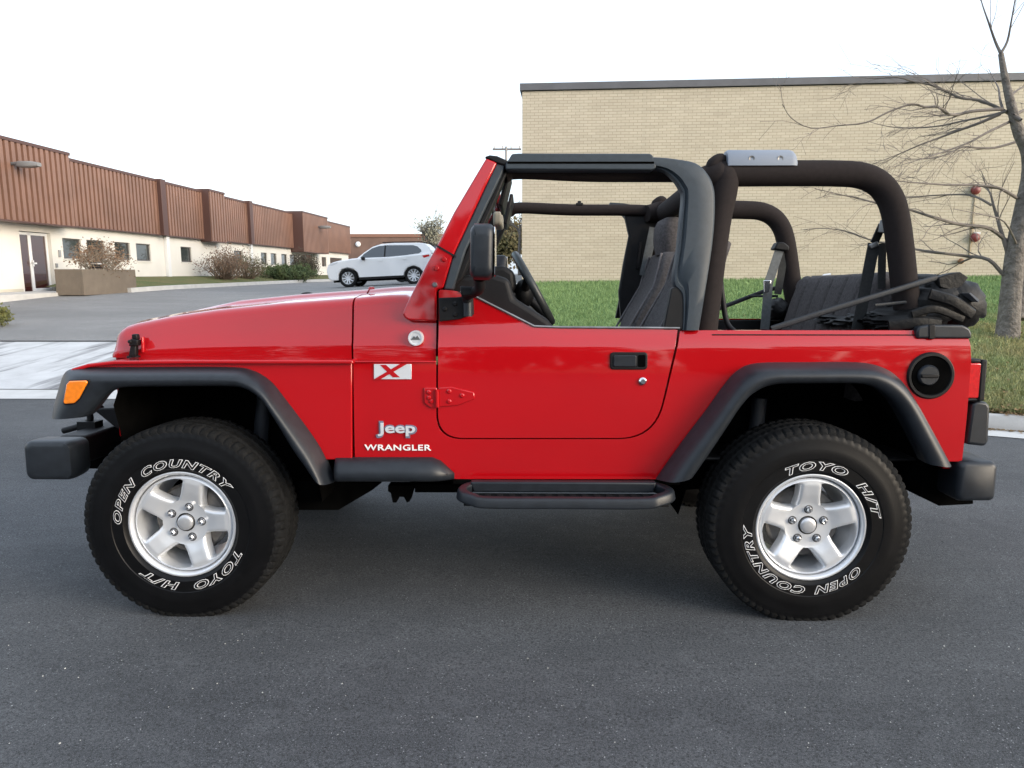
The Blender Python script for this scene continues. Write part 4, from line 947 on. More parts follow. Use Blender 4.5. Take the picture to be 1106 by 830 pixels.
# door mirrors
mx0, mz0 = C(518.5, 273, -.93)
b = MB(); rings = []
for k, (y, s_) in enumerate(((-1.015, .55), (-1.012, .80), (-1.00, .92), (-.97, 1), (-.93, 1), (-.885, .98), (-.86, .95), (-.855, .9))):
    rings.append([(mx0+.004+p_[0]*s_, y, mz0+p_[1]*s_) for p_ in rrect(0, 0, .095, .190, .024, 4)])
b.loft(rings, True, True)
b.warp(lambda v: (v.x + (.015 if v.x < mx0-.02 else 0)*abs(v.z-mz0)/.09 + (v.z-mz0)*.02, v.y, v.z))
MI = b.build('door_mirror', BLK, CAR, ang=60)
b = MB(); b.prismx([( -.935+p_[0], mz0+p_[1]) for p_ in rrect(0, 0, .135, .168, .02)], mx0+.052, mx0+.0545); b.build('mirror_glass', MIRRG, MI)
b = MB(); b.tube(catmull([(mx0-.005, -.90, mz0-.09), (mx0-.008, -.87, mz0-.125), (c0[0]+.004, -.80, c0[1]+.01), (c0[0]+.004, -.785, c0[1]-.01)], 5), [.020]*16, 12); b.build('mirror_arm', BLK2, MI)
b = MB(); p_ = C(503, 317, -.83); b.prism(CP([(497, 309), (513, 310), (523, 315), (520, 318), (499, 321)], -.83), -.86, -.80); b.build('mirror_foot', BLK2, MI, bevel=.008)
mirror(MI)

# --- badges and lettering on the near side
def put_text(name, s, px0, px1, py0, py1, m, y, depth=.002, shear=0, off=0, grow=0, spacing=1.0, parent=None):
    x0, z1 = C(px0, py0, y); x1, z0 = C(px1, py1, y)
    v, f = text_mesh(s, 1, off, shear, 0, 4, spacing); lo, hi = bounds(v)
    fx = lambda p: x0+(p[0]-lo[0])/(hi[0]-lo[0])*(x1-x0); fz = lambda p: z0+(p[1]-lo[1])/(hi[1]-lo[1])*(z1-z0)
    b = MB(); b.raw([(fx(p), y, fz(p)) for p in v], f)
    bmesh.ops.remove_doubles(b.bm, verts=b.bm.verts[:], dist=1e-6)
    r = bmesh.ops.extrude_face_region(b.bm, geom=b.bm.faces[:]); bmesh.ops.translate(b.bm, vec=(0, depth, 0), verts=[g for g in r['geom'] if isinstance(g, bmesh.types.BMVert)])
    return b.build(name, m, parent or CAR, ang=30)
yb = YB+.0005
put_text('badge', 'Jeep', 407.5, 448.5, 457, 471.5, SILV, yb-.007, .007, 0, .022)
put_text('badge_backing', 'Jeep', 405.5, 450.5, 455, 473.5, BADGEB, yb-.004, .008, 0, .05)
put_text('model_lettering', 'WRANGLER', 393.5, 465.5, 480.5, 487, WHT, yb-.0018, .006, 0, .012, spacing=1.08)
b = MB(); b.prism(CP([(404, 393.5), (444.5, 393.5), (444.5, 409.8), (404, 409.8)], YB), YB-.003, YB+.012); XBG = b.build('badge', SILV, CAR, bevel=.001)
b = MB(); b.prism(CP([(410.5, 394.2), (417, 394.2), (432, 407.6), (424.5, 407.6)], YB), YB-.0045, YB); b.build('badge_letter', RED, XBG)
b = MB(); b.prism(CP([(432, 393.4), (439.5, 393.4), (411, 409.9), (403.9, 409.9)], YB), YB-.0055, YB); b.build('badge_letter', RED, XBG)
bx, bz = C(449, 365.5, -.728)
b = MB(); b.lathe([(1e-4, -.006), (.022, -.006), (.0225, -.009), (.028, -.009), (.0295, -.004), (.0295, .02)], 36, (bx, -.724, bz), 'y'); RB_ = b.build('round_badge', SILV, CAR)
b = MB(); b.prism([(bx-.018, bz-.006), (bx-.006, bz+.009), (bx, bz+.002), (bx+.007, bz+.010), (bx+.018, bz-.006)], -.7325, -.729); b.build('badge_relief', STEEL, RB_)

# --- windshield frame
def ysh(z): return -.730+max(0, z-1.10)*.075
def CS(px, py, dy=0):
    Y = -.72
    for _ in range(4): x, z = C(px, py, Y); Y = ysh(z)+dy
    return (x, z)
def lean(b, base=-.730): return b.warp(lambda v: (v.x, v.y+(max(0, v.z-1.10)*.075)*(1 if v.y < 0 else -1), v.z))
P = [CS(x, y) for x, y in [(525, 171), (508, 199.5), (490, 230), (475, 260), (460, 287), (452, 303), (437, 333), (434.5, 339), (437, 344), (442, 346.5), (471.5, 347.5), (471.5, 313), (478.5, 311.5), (488, 279), (511, 230), (524, 202), (537, 176)]]
b = MB(); b.prism(P, -.732, -.668); lean(b); 
WF = b.build('windshield_frame', RED, CAR, bevel=.008, seg=3)
b = MB(); b.prism([(x+.012, z) for x, z in P[3:]]+[(x+.018, z) for x, z in P[:3]], -.666, -.655); lean(b); b.build('pillar_trim', BLK2, WF)
pil = mirror(WF); pil.name = 'windshield_frame'
def panel_between(b, p, q, y, th):          # a slab across the car between two side points
    (x0, z0), (x1, z1) = p, q; d = Vector((x1-x0, 0, z1-z0)).normalized(); n = Vector((d.z, 0, -d.x))*th
    b.loft([[(x0, -y, z0), (x1, -y, z1), (x1+n.x, -y, z1+n.z), (x0+n.x, -y, z0+n.z)], [(x0, y, z0), (x1, y, z1), (x1+n.x, y, z1+n.z), (x0+n.x, y, z0+n.z)]], True, True)
b = MB(); panel_between(b, CS(519, 181), CS(526, 171.5), .645, .035); o = b.build('windshield_header', RED, CAR, bevel=.006)
b = MB(); panel_between(b, CS(452, 304), CS(464, 281), .66, .035); b.build('windshield_base', RED, CAR, bevel=.006)
b = MB(); panel_between(b, CS(465, 282), CS(519, 183), .655, .006); b.warp(lambda v: (v.x+.012, v.y, v.z)); b.build('windshield', GLASS, CAR)
for px, py, r_ in ((455.5, 301, .006), ):
    c_ = CS(461+0, 307); 
for px, py in ((469.7, 307.8), (479.6, 280.5), (471.7, 290)):
    c_ = CS(px, py); b = MB(); b.lathe([(1e-4, -.006), (.007, -.006), (.010, -.002), (.010, .004)], 14, (c_[0], ysh(c_[1])-.002, c_[1]), 'y'); b.build('frame_bolt', STEEL if py > 305 else RED, WF)
b = MB(); b.prism([CS(x, y, .001) for x, y in ((473.5, 254.5), (475, 252.5), (501, 258+8.0), (499.5, 268))], -.7335, -.72); lean(b)
b.bm.free()
# seam across the pillar foot
b = MB(); b.prism([CS(x, y) for x, y in ((471.2, 266.3), (472.2, 264.8), (492.5, 276.5), (491.5, 278))], -.7345, -.70); lean(b); o = b.build('pillar_seam', BLK2, WF)
# weather strip behind the pillar and black inner post
P = [CS(x, y) for x, y in [(536, 175.5), (546, 177.5), (541, 190), (527, 219), (503, 270), (489, 313), (478.5, 313), (488, 279), (511, 230)]]
b = MB(); b.prism(P, -.722, -.640); lean(b); o = b.build('weather_strip', SURR, CAR, bevel=.006); mirror(o)
P = [CS(x, y, .03) for x, y in [(541, 186), (548, 186), (536, 215), (515, 262), (500, 300), (487, 313), (497, 285), (527, 219)]]
b = MB(); b.prism(P, -.70, -.62); lean(b); o = b.build('inner_post', BLK2, CAR, bevel=.006); mirror(o)
# corner gasket at the top of the windshield
b = MB(); b.prism([CS(x, y) for x, y in [(523, 169.5), (529, 167.5), (537, 168.5), (545, 172), (552, 176), (545, 179), (535, 176)]], -.73, -.62); lean(b); o = b.build('corner_gasket', BLK2, CAR, bevel=.006); mirror(o)
# --- door surround (black frame above the door, no window)
O_ = [(705, 169.5), (720, 170.3), (734, 172), (748, 174.5), (757, 179), (765, 187.5), (770.5, 198), (773, 212), (772.5, 240), (769.5, 270), (763, 312), (755.5, 357)]
I_ = [(705, 181), (714, 183), (722, 187), (730, 195), (735.5, 204), (738, 213), (735.5, 240), (732.5, 270), (728, 305), (737, 318), (738.5, 338), (737.5, 357)]
def surround():
    b = MB(); rings = []
    O = catmull([(*CS(x, y), 0) for x, y in O_], 4); I = catmull([(*CS(x, y), 0) for x, y in I_], 4)
    for o_, i_ in zip(O, I):
        ring = []
        for t, y in ((-.01, .05), (0, .012), (.03, .003), (.10, -.003), (.5, -.006), (.80, -.004), (.86, .008), (.90, .010), (.93, .002), (.98, .004), (1.0, .012), (1.0, .05)):
            x, z = lerp(o_[0], i_[0], t), lerp(o_[1], i_[1], t); ring.append((x, ysh(z)+y, z))
        rings.append(ring)
    b.loft(rings, True, True); return b
o = surround().build('door_surround', SURR, CAR, ang=45)
# dark lower gusset and inner guide
b = MB(); b.prism([CS(x, y, .02) for x, y in [(724.5, 312), (731, 309), (738, 318), (741, 330), (737, 356.5), (716, 356.5)]], -.722, -.69); lean(b); g_ = b.build('surround_gusset', BLK2, o, bevel=.004)
# header rail over the door
b = MB(); b.prism([CS(x, y) for x, y in [(553, 166.5), (560, 166), (702, 166.2), (705, 168.5), (709, 180.8), (705, 184), (546, 183.5), (546, 178)]], -.735, -.660); b.cutz([CS(600, 176)[1]])
lean(b); HR = b.build('header_rail', SURR, CAR, bevel=.005)
b = MB(); b.tube([(*[CS(548, 176.2)[0]], ysh(1.7)-.004, CS(548, 176.2)[1]), (CS(706, 176.2)[0], ysh(1.7)-.004, CS(706, 176.2)[1])], .004, 8); b.build('rail_groove', DARK, HR)
mirror(o)

# --- sport bar
YS = -.585
def CT(px, py, y=YS): x, z = C(px, py, y); return (x, y, z)
b = MB()
rr = 13.3/FPX*(2.86)
main = [CT(775, 188), CT(800, 187.8), CT(860, 187.5), CT(905, 187.8), CT(930, 190), CT(948, 198), CT(960, 212), CT(967, 232), CT(972, 265), CT(977, 310), (CT(983, 356)[0], YS, CT(983, 356)[2])]
b.tube(catmull(main, 5), rr, 20)
mainbar = b.build('roll_bar', FAB, CAR); mirror(mainbar)
hx0, hz0 = C(781, 190, YS); 
legb = C(757, 360, YS-.05)
b = MB(); b.tube(catmull([(hx0+.003, YS+.06, hz0+.005), (hx0+.004, YS-.005, hz0-.012), (hx0+.001, YS-.02, hz0-.06), (lerp(hx0, legb[0], .4), YS-.035, lerp(hz0, legb[1], .4)), (legb[0], YS-.05, legb[1]-.15)], 6), [.050]*5+[.052]*40, 18) if False else b.tube(catmull([(hx0+.003, YS+.06, hz0+.005), (hx0+.004, YS-.005, hz0-.012), (hx0+.001, YS-.02, hz0-.06), (lerp(hx0, legb[0], .4), YS-.035, lerp(hz0, legb[1], .4)), (legb[0], YS-.05, legb[1]-.15)], 6), .050, 18)
leg = b.build('roll_hoop', FAB, CAR); mirror(leg)
b = MB(); b.tube([(hx0, -.56, hz0-.01), (hx0, 0, hz0+.004), (hx0, .56, hz0-.01)], .052, 18); b.build('cross_bar', FAB, CAR)
b = MB(); b.tube(catmull([(hx0-.10, YS+.03, hz0-.015), (hx0-.03, YS+.005, hz0-.005), (hx0+.012, YS, hz0+.003)], 4), [.045, .047, .050, .054, .058, .060, .060, .054, .040], 18); 
b.tube(catmull([(hx0-.06, YS-.01, hz0+.020), (hx0-.025, YS-.005, hz0+.052), (hx0+.012, YS+.01, hz0+.062)], 4), [.016, .024, .028, .028, .028, .028, .026, .020, .008], 12)
b.ball((hx0+.004, YS-.012, hz0-.02), .060, 10, (.85, .9, 1.1))
knot = b.build('bar_cover_joint', FAB, CAR); mirror(knot)
fb = [C(560, 186, YS+.02), C(640, 188, YS), C(740, 188.5, YS)]
b = MB(); b.tube(catmull([(CS(543, 181)[0], -.60, CS(543, 186)[1]), (fb[0][0], YS, fb[0][1]), (fb[1][0], YS, fb[1][1]), (fb[2][0], YS, fb[2][1]), (hx0-.02, YS, hz0-.005)], 5), .031, 16); o = b.build('side_bar', FAB, CAR); mirror(o)
b = MB(); b.box((fb[1][0]+.02, .56, fb[1][1]+.02), (fb[1][0]+.06, .60, fb[1][1]+.036)); b.box((fb[1][0]+.03, .575, fb[1][1]+.03), (fb[1][0]+.05, .585, fb[1][1]+.048)); b.build('bar_clip', BLK2, CAR, bevel=.004)
# grey cap on top of the near bar
b = MB(); z_ = C(820, 178, YS)[1]; xa_, xb_ = C(783, 170, YS)[0], C(858, 170, YS)[0]
rings = []
for t, s_ in ((0, .92), (.03, 1), (.5, 1), (.90, 1), (.95, .93), (.98, .78), (1, .5)):
    x = lerp(xa_, xb_, t); rings.append([(x, YS+.052*math.cos(a)*(.5+.5*s_), z_-.012+.066*max(0, math.sin(a))**.8*s_) for a in [R(180*k/16) for k in range(17)]])
b.loft(rings, True, True); GC = b.build('bar_end_cap', GREYC, CAR, ang=50)
for px in (812, 843):
    c_ = C(px, 171.5, YS-.05); b = MB(); b.lathe([(.006, -.002), (.011, -.003), (.012, .006), (1e-4, .006)], 16, (c_[0], YS-.048, c_[1]), 'y'); b.build('cap_bolt', STEEL, GC)

# --- seats
def seat(Y):
    root = part('front_seat', CAR)
    s = Y/abs(Y)
    X = lambda px, py: C(px, py, .36)
    # profile read on the far seat, used for both
    fr = [X(671, 356), X(684, 334), X(699, 309), X(704, 290), X(708, 276)]; top = [X(714, 272), X(733, 271)]
    bk = [X(734, 285), X(728, 310), X(716, 340), X(702, 358)]
    b = MB(); rings = []
    prof = [(fr[0], bk[3], .245), (fr[1], bk[2], .25), (fr[2], bk[1], .25), (fr[3], bk[0], .235), (fr[4], X(741, 276), .20), (X(711, 273.5), X(738, 272.5), .16)]
    for (f, k, hw) in prof:
        ring = []
        for y, t in ((-1, .25), (-.97, .05), (-.86, 0), (-.68, .02), (-.6, .10), (0, .14), (.6, .10), (.68, .02), (.86, 0), (.97, .05), (1, .25), (1, .8), (.9, 1), (-.9, 1), (-1, .8)):
            ring.append((lerp(f[0], k[0], t), Y+y*hw, lerp(f[1], k[1], t)))
        rings.append(ring)
    low = [(x-.02, y, .78) for x, y, z in rings[0]]
    b.loft([low]+rings, True, True); b.mi = 0
    o = b.build('backrest', SEATM, root, ang=60, sub=1)
    b = MB(); rings = []
    for f, k, hw in ((X(710, 276), X(733, 276), .12), (X(707.5, 262), X(735, 265), .135), (X(708, 247), X(737, 250), .13), (X(712, 239), X(735, 240), .11), (X(718, 236), X(731, 236), .07)):
        rings.append([(lerp(f[0], k[0], .5)+math.cos(a)*abs(k[0]-f[0])/2, Y+math.copysign(abs(math.sin(a))**.5, math.sin(a))*hw, f[1]) for a in [2*math.pi*q/20 for q in range(20)]])
    b.loft(rings, True, True); b.build('headrest', SEATM, root, ang=60)
    for e in (-1, 1):     # lighter piping along the bolster edge
        b = MB(); b.tube([(p[0]-.002, Y+e*h_*.86, p[1]) for p, h_ in zip(fr, (.245, .25, .25, .235, .20))], .006, 8); b.build('piping', SEATL, root)
    b = MB(); xs = X(700, 350)[0]
    b.prism([(xs-.50, .80), (xs-.47, .86), (xs-.40, .89), (xs+.02, .86), (xs+.05, .78), (xs-.45, .76)], Y-.25, Y+.25); b.build('cushion', SEATM, root, bevel=.03, seg=4)
    b = MB(); b.box((xs-.42, Y-.2, .60), (xs, Y+.2, .77)); b.build('seat_base', DARK, root)
    return root
seat(-.36); seat(.36)
# rear bench
RS = part('rear_seat', CAR)
b = MB(); rings = []
NY = 90
for k in range(NY+1):
    y = lerp(-.47, .47, k/NY); u = abs(y)/.47
    groove = sum(.016*math.exp(-((y-g)/.008)**2) for g in (-.30, -.15, 0, .15, .30)); rd = max(0, (u-.85)/.15)**2
    A = C(858, 298, .47); x0_, z0_ = A[0]-.105, .80
    x1_, z1_ = A[0]+.005, A[1]-.026
    pr = []
    for t in (0, .25, .5, .75, .92): pr.append((lerp(x0_, x1_, t)-.025*math.sin(math.pi*t)+groove+.03*rd, y, lerp(z0_, z1_, t)-.01*rd))
    for a in (30, 60, 90, 120, 150): pr.append((x1_+.05-.055*math.cos(R(a))+groove*.7, y, z1_-.012+.03*math.sin(R(a))-.035*rd-groove*.5))
    pr += [(x1_+.115, y, z1_-.06), (x0_+.14, y, z0_)]
    rings.append(pr)
b.loft(rings, True, True); b.build('seat_back', SEATM, RS, ang=60)
b = MB(); b.prism([(x0_-.36, .70), (x0_-.36, .80), (x0_-.32, .83), (x0_+.05, .81), (x0_+.05, .70)], -.365, .365); b.build('cushion', SEATM, RS, bevel=.025, seg=3)

# --- dash, steering wheel, interior mirror
b = MB(); dz = 1.22
b.prism([C(x, y, -.40) for x, y in [(466, 304), (500, 300), (535, 298), (551, 303), (556, 322), (572, 332), (590, 344), (600, 357), (600, 380), (470, 380)]], -.66, .66); DASH = b.build('dashboard', BLK2, CAR, bevel=.02, seg=4)
b = MB(); b.prism([C(x, y, -.36) for x, y in [(520, 299), (528, 290), (545, 288), (556, 295), (558, 312), (540, 330), (520, 320)]], -.50, -.22); b.build('instrument_hood', BLK2, DASH, bevel=.02, seg=4)
a_, c_ = C(554.5, 272, -.36), C(597.5, 351, -.36); wc = Vector(((a_[0]+c_[0])/2, -.36, (a_[1]+c_[1])/2)); dv = Vector((a_[0]-c_[0], 0, a_[1]-c_[1])); wr_ = dv.length/2; dv.normalize(); wn = Vector((dv.z, 0, -dv.x))
SW = part('steering_wheel', CAR)
b = MB(); ring = [wc+dv*(wr_-.016)*math.cos(2*math.pi*k/40)+Vector((0, 1, 0))*(wr_-.016)*math.sin(2*math.pi*k/40) for k in range(41)]
b.tube(ring, .0165, 12, False); b.build('wheel_rim', mat('wheel_leather', (.03, .034, .036), .4), SW)
b = MB(); hub = wc-wn*.045
for a in (20, 160, 270):
    q = wc+(Vector((0, 1, 0))*math.cos(R(a))+dv*math.sin(R(a)))*(wr_-.02); b.tube([hub, q], [.022, .014], 8)
b.ball(hub, .062, 10, (.7, 1, 1)); b.build('wheel_spokes', BLK2, SW, ang=60)
b = MB(); b.tube([hub, hub-wn*.14, hub-wn*.30], [.035, .05, .055], 14)
b.tube([hub-wn*.07+Vector((0, -.03, 0)), hub-wn*.05+Vector((.0, -.17, .02))], .008, 8); b.build('steering_column', BLK2, CAR)
c_ = C(540.5, 239, 0); b = MB(); b.prismx([(p_[0], c_[1]+p_[1]) for p_ in rrect(0, 0, .24, .065, .02)], c_[0]-.03, c_[0]+.012); RV = b.build('rear_view_mirror', TAN, CAR, bevel=.012, seg=3)
b = MB(); b.tube([(c_[0]-.02, 0, c_[1]+.02), (c_[0]-.05, 0, c_[1]+.075)], .01, 8); b.build('mirror_stem', BLK2, RV)
for s in (-1, 1):
    p0, p1 = C(545, 187, -.4), C(536, 226, -.4)
    b = MB(); panel_between(b, (p1[0]+.012, p1[1]), (p0[0]+.012, p0[1]), .17, .018); b.warp(lambda v: (v.x, v.y+s*.36, v.z)); b.build('sun_visor', BLK2, CAR, bevel=.006)

# --- belts, soft top rods, folded top
def strap(pts, w, th, name, m, parent=CAR, up=(0, 1, 0)):
    b = MB()
    for p, q in zip(pts, pts[1:]): b.bar(p, q, w, th, up)
    return b.build(name, m, parent)
NB = part('seat_belt', CAR)
A = CT(953, 243, -.53); B_ = CT(944, 263, -.52); D_ = CT(926, 356, -.50)
strap([A, B_], .03, .008, 'belt_anchor', BLK2, NB); strap([B_, D_], .046, .006, 'belt_strap', BELT, NB); strap([CT(953, 263, -.52), CT(952, 312, -.52)], .03, .006, 'belt_strap', BELT, NB)
b = MB(); b.bar(CT(956, 238, -.545), CT(953, 252, -.54), .03, .03); b.build('belt_mount', STEEL, NB, bevel=.004)
b = MB(); b.bar(CT(939, 267, -.525), CT(948, 263, -.525), .018, .02); b.build('belt_guide', STEEL, NB, bevel=.004)
FB = part('seat_belt', CAR)
b = MB(); b.prism([C(x, y, .53) for x, y in [(834, 270), (838, 262), (845, 262), (851, 267), (850, 272)]], .50, .57); b.build('belt_retractor', BLK2, FB, bevel=.008)
strap([CT(842, 270, .52), CT(830, 306, .51), CT(826, 356, .50)], .048, .005, 'belt_strap', BELTG, FB); strap([CT(848, 270, .55), CT(840, 318, .55)], .04, .005, 'belt_strap', BELT, FB)
b = MB(); b.prism([C(x, y, .50) for x, y in [(824, 303), (832, 303), (829, 316), (825, 316)]], .48, .50); b.build('belt_buckle', CHROME, FB, bevel=.003)
FB2 = part('seat_belt', CAR)
strap([CT(706, 246, .56), CT(695, 298, .56)], .046, .006, 'belt_strap', BELTG, FB2); b = MB(); b.bar(CT(692, 262, .58), CT(688, 290, .58), .03, .012); b.build('belt_anchor', BLK2, FB2)
b = MB(); b.tube(catmull([CT(777, 268, -.55), CT(778, 300, -.56), CT(783, 340, -.58), CT(787, 352, -.60), CT(793, 358, -.62)], 4), .0105, 10); b.build('pivot_arm', BLK2, CAR)
b = MB(); b.ball(CT(776, 272, -.55), .017, 8, (1, 1, 1.3)); b.build('pivot_knob', BLK2, CAR)
# far hoop side padding seen through the door opening
b = MB(); b.prism([C(x, y, .60) for x, y in [(674, 232), (712, 226), (706, 262), (697, 300), (690, 352), (671, 352), (668, 316), (673, 285), (679, 255)]], .585, .63); b.build('hoop_side_cover', BLK2, CAR, bevel=.01)
ST = part('soft_top', CAR)
for pts_, r_ in (([CT(833, 355.5, -.66), CT(900, 334, -.655), CT(1012, 300, -.64)], .0115), ([CT(945, 330, -.63), CT(1012, 323, -.62)], .007), ([CT(770, 336, .66), CT(830, 313, .655), CT(905, 300, .64)], .012), ([CT(808, 320, .62), CT(840, 320, .62)], .007)):
    b = MB(); b.tube(pts_, r_, 8, flat=.6); b.build('bow_arm', BLK, ST)
b = MB()
b.tube(catmull([(C(1028, 303, -.62)[0], -.62, C(1028, 303, -.62)[1]), (C(1030, 303, -.62)[0]+.01, -.3, C(1028, 300, -.62)[1]+.005), (C(1030, 303, -.62)[0]+.01, .3, C(1028, 300, -.62)[1]+.005), (C(1028, 303, -.62)[0], .62, C(1028, 303, -.62)[1])], 5), .020, 10)
b.prism([C(x, y, -.63) for x, y in [(1010, 300), (1022, 296), (1034, 294), (1043, 300), (1036, 309), (1030, 315), (1012, 311)]], -.65, -.60)
b.build('bow_end', CANVAS, ST, bevel=.004)
# folded fabric: crumpled bundles lying across the car
from mathutils import noise as mn
def ridge(p, f): return 1-2*abs(mn.noise(Vector(p)*f))
def bundle(cx, cz, ax, az, y0, y1, seed, amp, ny=70, na=64, tilt=0):
    b = MB(); rings = []
    for k in range(ny+1):
        t = k/ny; y = lerp(y0, y1, t); d_ = min(t, 1-t)*abs(y1-y0); e = math.sqrt(max(0, 1-(1-min(1, d_/.07))**2))*.97+.03; ring = []
        for j in range(na):
            a = 2*math.pi*j/na; u = Vector((math.cos(a)*1.2, y*2.2, math.sin(a)*1.2+seed*3.7))
            d = .55*ridge(u, 1.3)+.50*ridge(u+Vector((9, 2, 4)), 2.7)+.30*ridge(u, 5.6)
            rr_ = (1+amp*d)*e; X_, Z_ = ax*rr_*math.cos(a), az*rr_*math.sin(a)
            ring.append((cx+X_*math.cos(tilt)-Z_*math.sin(tilt), y+.02*d*e, cz+X_*math.sin(tilt)+Z_*math.cos(tilt)))
        rings.append(ring)
    b.loft(rings, True, True); return b.build('folded_fabric', CANVAS, ST, ang=75)
c1_ = C(1024, 326, -.64); bundle(c1_[0], c1_[1], .100, .066, -.675, .66, 3, .42, tilt=.15)
c2_ = C(1042, 330, -.64); bundle(c2_[0], c2_[1]+.005, .085, .076, -.68, .62, 5, .36, tilt=-.5)
c3_ = C(992, 345, -.64); bundle(c3_[0], c3_[1], .115, .034, -.69, -.05, 8, .5, tilt=.12)
c4_ = C(1003, 335, -.60); bundle(c4_[0], c4_[1], .090, .046, -.66, .5, 12, .45, tilt=.45)
c5_ = C(840, 335, .55); bundle(c5_[0], c5_[1], .045, .05, .45, .66, 15, .35)
for pts_, w_ in (([CT(1004, 318, -.70), CT(1030, 326, -.715), CT(1050, 340, -.70)], .022), ([CT(985, 340, -.70), CT(1010, 334, -.71), CT(1040, 345, -.70)], .016), ([CT(960, 353, -.68), CT(990, 349, -.70), CT(1015, 351, -.70)], .026)):
    b = MB(); b.tube(catmull(pts_, 6), w_, 8, flat=.5); b.build('fabric_roll', CANVAS, ST)
b = MB(); b.prism([C(x, y, -.66) for x, y in [(968, 352), (985, 336), (994, 334), (997, 339), (984, 351), (975, 356)]], -.70, -.66); b.build('fabric_strap', CANVAS, ST, bevel=.006)
b = MB(); b.prism([C(x, y, -.68) for x, y in [(1041, 317), (1043, 316.5), (1052, 324), (1051, 326.5)]], -.712, -.66); b.build('fabric_highlight', mat('highlight_grey', (.16, .17, .19), .12, coat=1), ST)  # pale grey sliver: a highlight on the folded canvas, put in as colour
# far rail of the folded top with its metal bow
b = MB(); b.tube([CT(1012, 301, -.60), CT(931, 300, 0), CT(878, 301, .60)], .016, 10); b.ball(CT(872, 303, .60), .03, 8, (1, 1.4, .8)); b.build('top_rail', CANVAS, ST)
b = MB(); b.tube([CT(883, 303, .50), CT(890, 297.5, .50), CT(897, 296.5, .50)], .006, 8); b.tube([CT(985, 318, -.2), CT(995, 317, -.2)], .012, 8); b.build('metal_bow', ALLOY, ST)
# black corner trim on the rear of the tub
b = MB(); pts = CP([(992, 353), (1003, 350.8), (1040, 351.3), (1047, 355), (1049.5, 360), (1049.5, 366), (990, 366), (990, 358)], -.735); b.prism(pts, -.738, -.66); o = b.build('rear_corner_trim', BLK, CAR, bevel=.008, seg=3); mirror(o)
b = MB(); b.prism(CP([(1003, 351), (1010, 350.6), (1010, 366.4), (1003, 366.4)], -.738), -.741, -.70); o = b.build('trim_clip', BLK2, CAR, bevel=.003); mirror(o)

# --- fuel filler, tail lamps, bumpers
fx_, fz_ = C(1005, 406)
b = MB(); b.lathe([(.070, .04), (.071, -.004), (.076, -.012), (.084, -.012), (.089, -.006), (.090, .01)], 48, (fx_, YB+.004, fz_), 'y'); FU = b.build('fuel_filler', BLK2, CAR)
b = MB(); b.lathe([(1e-4, -.0065), (.071, -.0065), (.071, .0)], 48, (fx_, YB+.002, fz_), 'y'); b.build('filler_bowl', DARK, FU)
b = MB(); b.lathe([(1e-4, -.018), (.034, -.018), (.040, -.010), (.040, .0)], 32, (fx_-.012, YB+.002, fz_+.002), 'y'); FC = b.build('fuel_cap', BLK, FU)
b = MB(); b.box((fx_-.044, YB-.022, fz_-.006), (fx_+.020, YB-.012, fz_+.008)); b.build('cap_grip', BLK2, FC, bevel=.003)
tx0, tz0 = C(1046, 432, -.70); tx1, tz1 = C(1062, 388, -.70)
b = MB(); b.box((XR-.01, -.735, tz0+.01), (XR+.052, -.60, tz1-.012)); TL = b.build('tail_light', REDL, CAR, bevel=.006, seg=3)
b = MB(); b.box((XR+.046, -.738, tz0), (XR+.070, -.595, tz1)); b.box((XR-.005, -.7375, tz1-.012), (XR+.0455, -.596, tz1+.002)); b.box((XR-.005, -.7375, tz0-.002), (XR+.0455, -.596, tz0+.01)); b.build('lamp_housing', BLK2, TL, bevel=.006)
mirror(TL)
gx0, gz0 = C(1042, 482, -.72); gx1, gz1 = C(1070, 433, -.72)
b = MB(); b.prism([(gx0, gz0+.008), (gx0+.01, gz1-.01), (gx0+.03, gz1), (gx1-.018, gz1-.004), (gx1-.004, gz1-.022), (gx1, gz0+.02), (gx1-.01, gz0)], -.73, -.60); o = b.build('bumper_guard', BLK, CAR, bevel=.012, seg=3); mirror(o)
rb0, rz0 = C(1030, 541, -.745); rb1, rz1 = C(1076, 498, -.745)
b = MB(); rings = []
for y, xx, s_ in ((-.765, 0, .80), (-.758, .0, .93), (-.74, 0, 1), (-.60, .006, 1), (-.3, .008, 1), (0, .008, 1), (.3, .008, 1), (.60, .006, 1), (.74, 0, 1), (.758, 0, .93), (.765, 0, .80)):
    cx = (rb0+rb1)/2; cz = (rz0+rz1)/2; hw = (rb1-rb0)/2; hh = (rz1-rz0)/2
    rings.append([(cx+xx+p_[0]*s_, y, cz+p_[1]*s_) for p_ in rrect(0, 0, 2*hw, 2*hh, .022, 4)])
b.loft(rings, True, True); RBP = b.build('rear_bumper', BLK, CAR, ang=50)
b = MB(); b.tube([(rb0, -.70, rz0+.028), (rb1-.002, -.7665, rz0+.052)], .001, 4); b.bm.free()
b = MB(); q = [C(x, y, -.62) for x, y in [(978, 505), (1036, 500), (1050, 520), (1052, 545), (1015, 547), (980, 530)]]; b.prism(q, -.62, .62); b.build('bumper_bracket', DARK, CAR, bevel=.006)
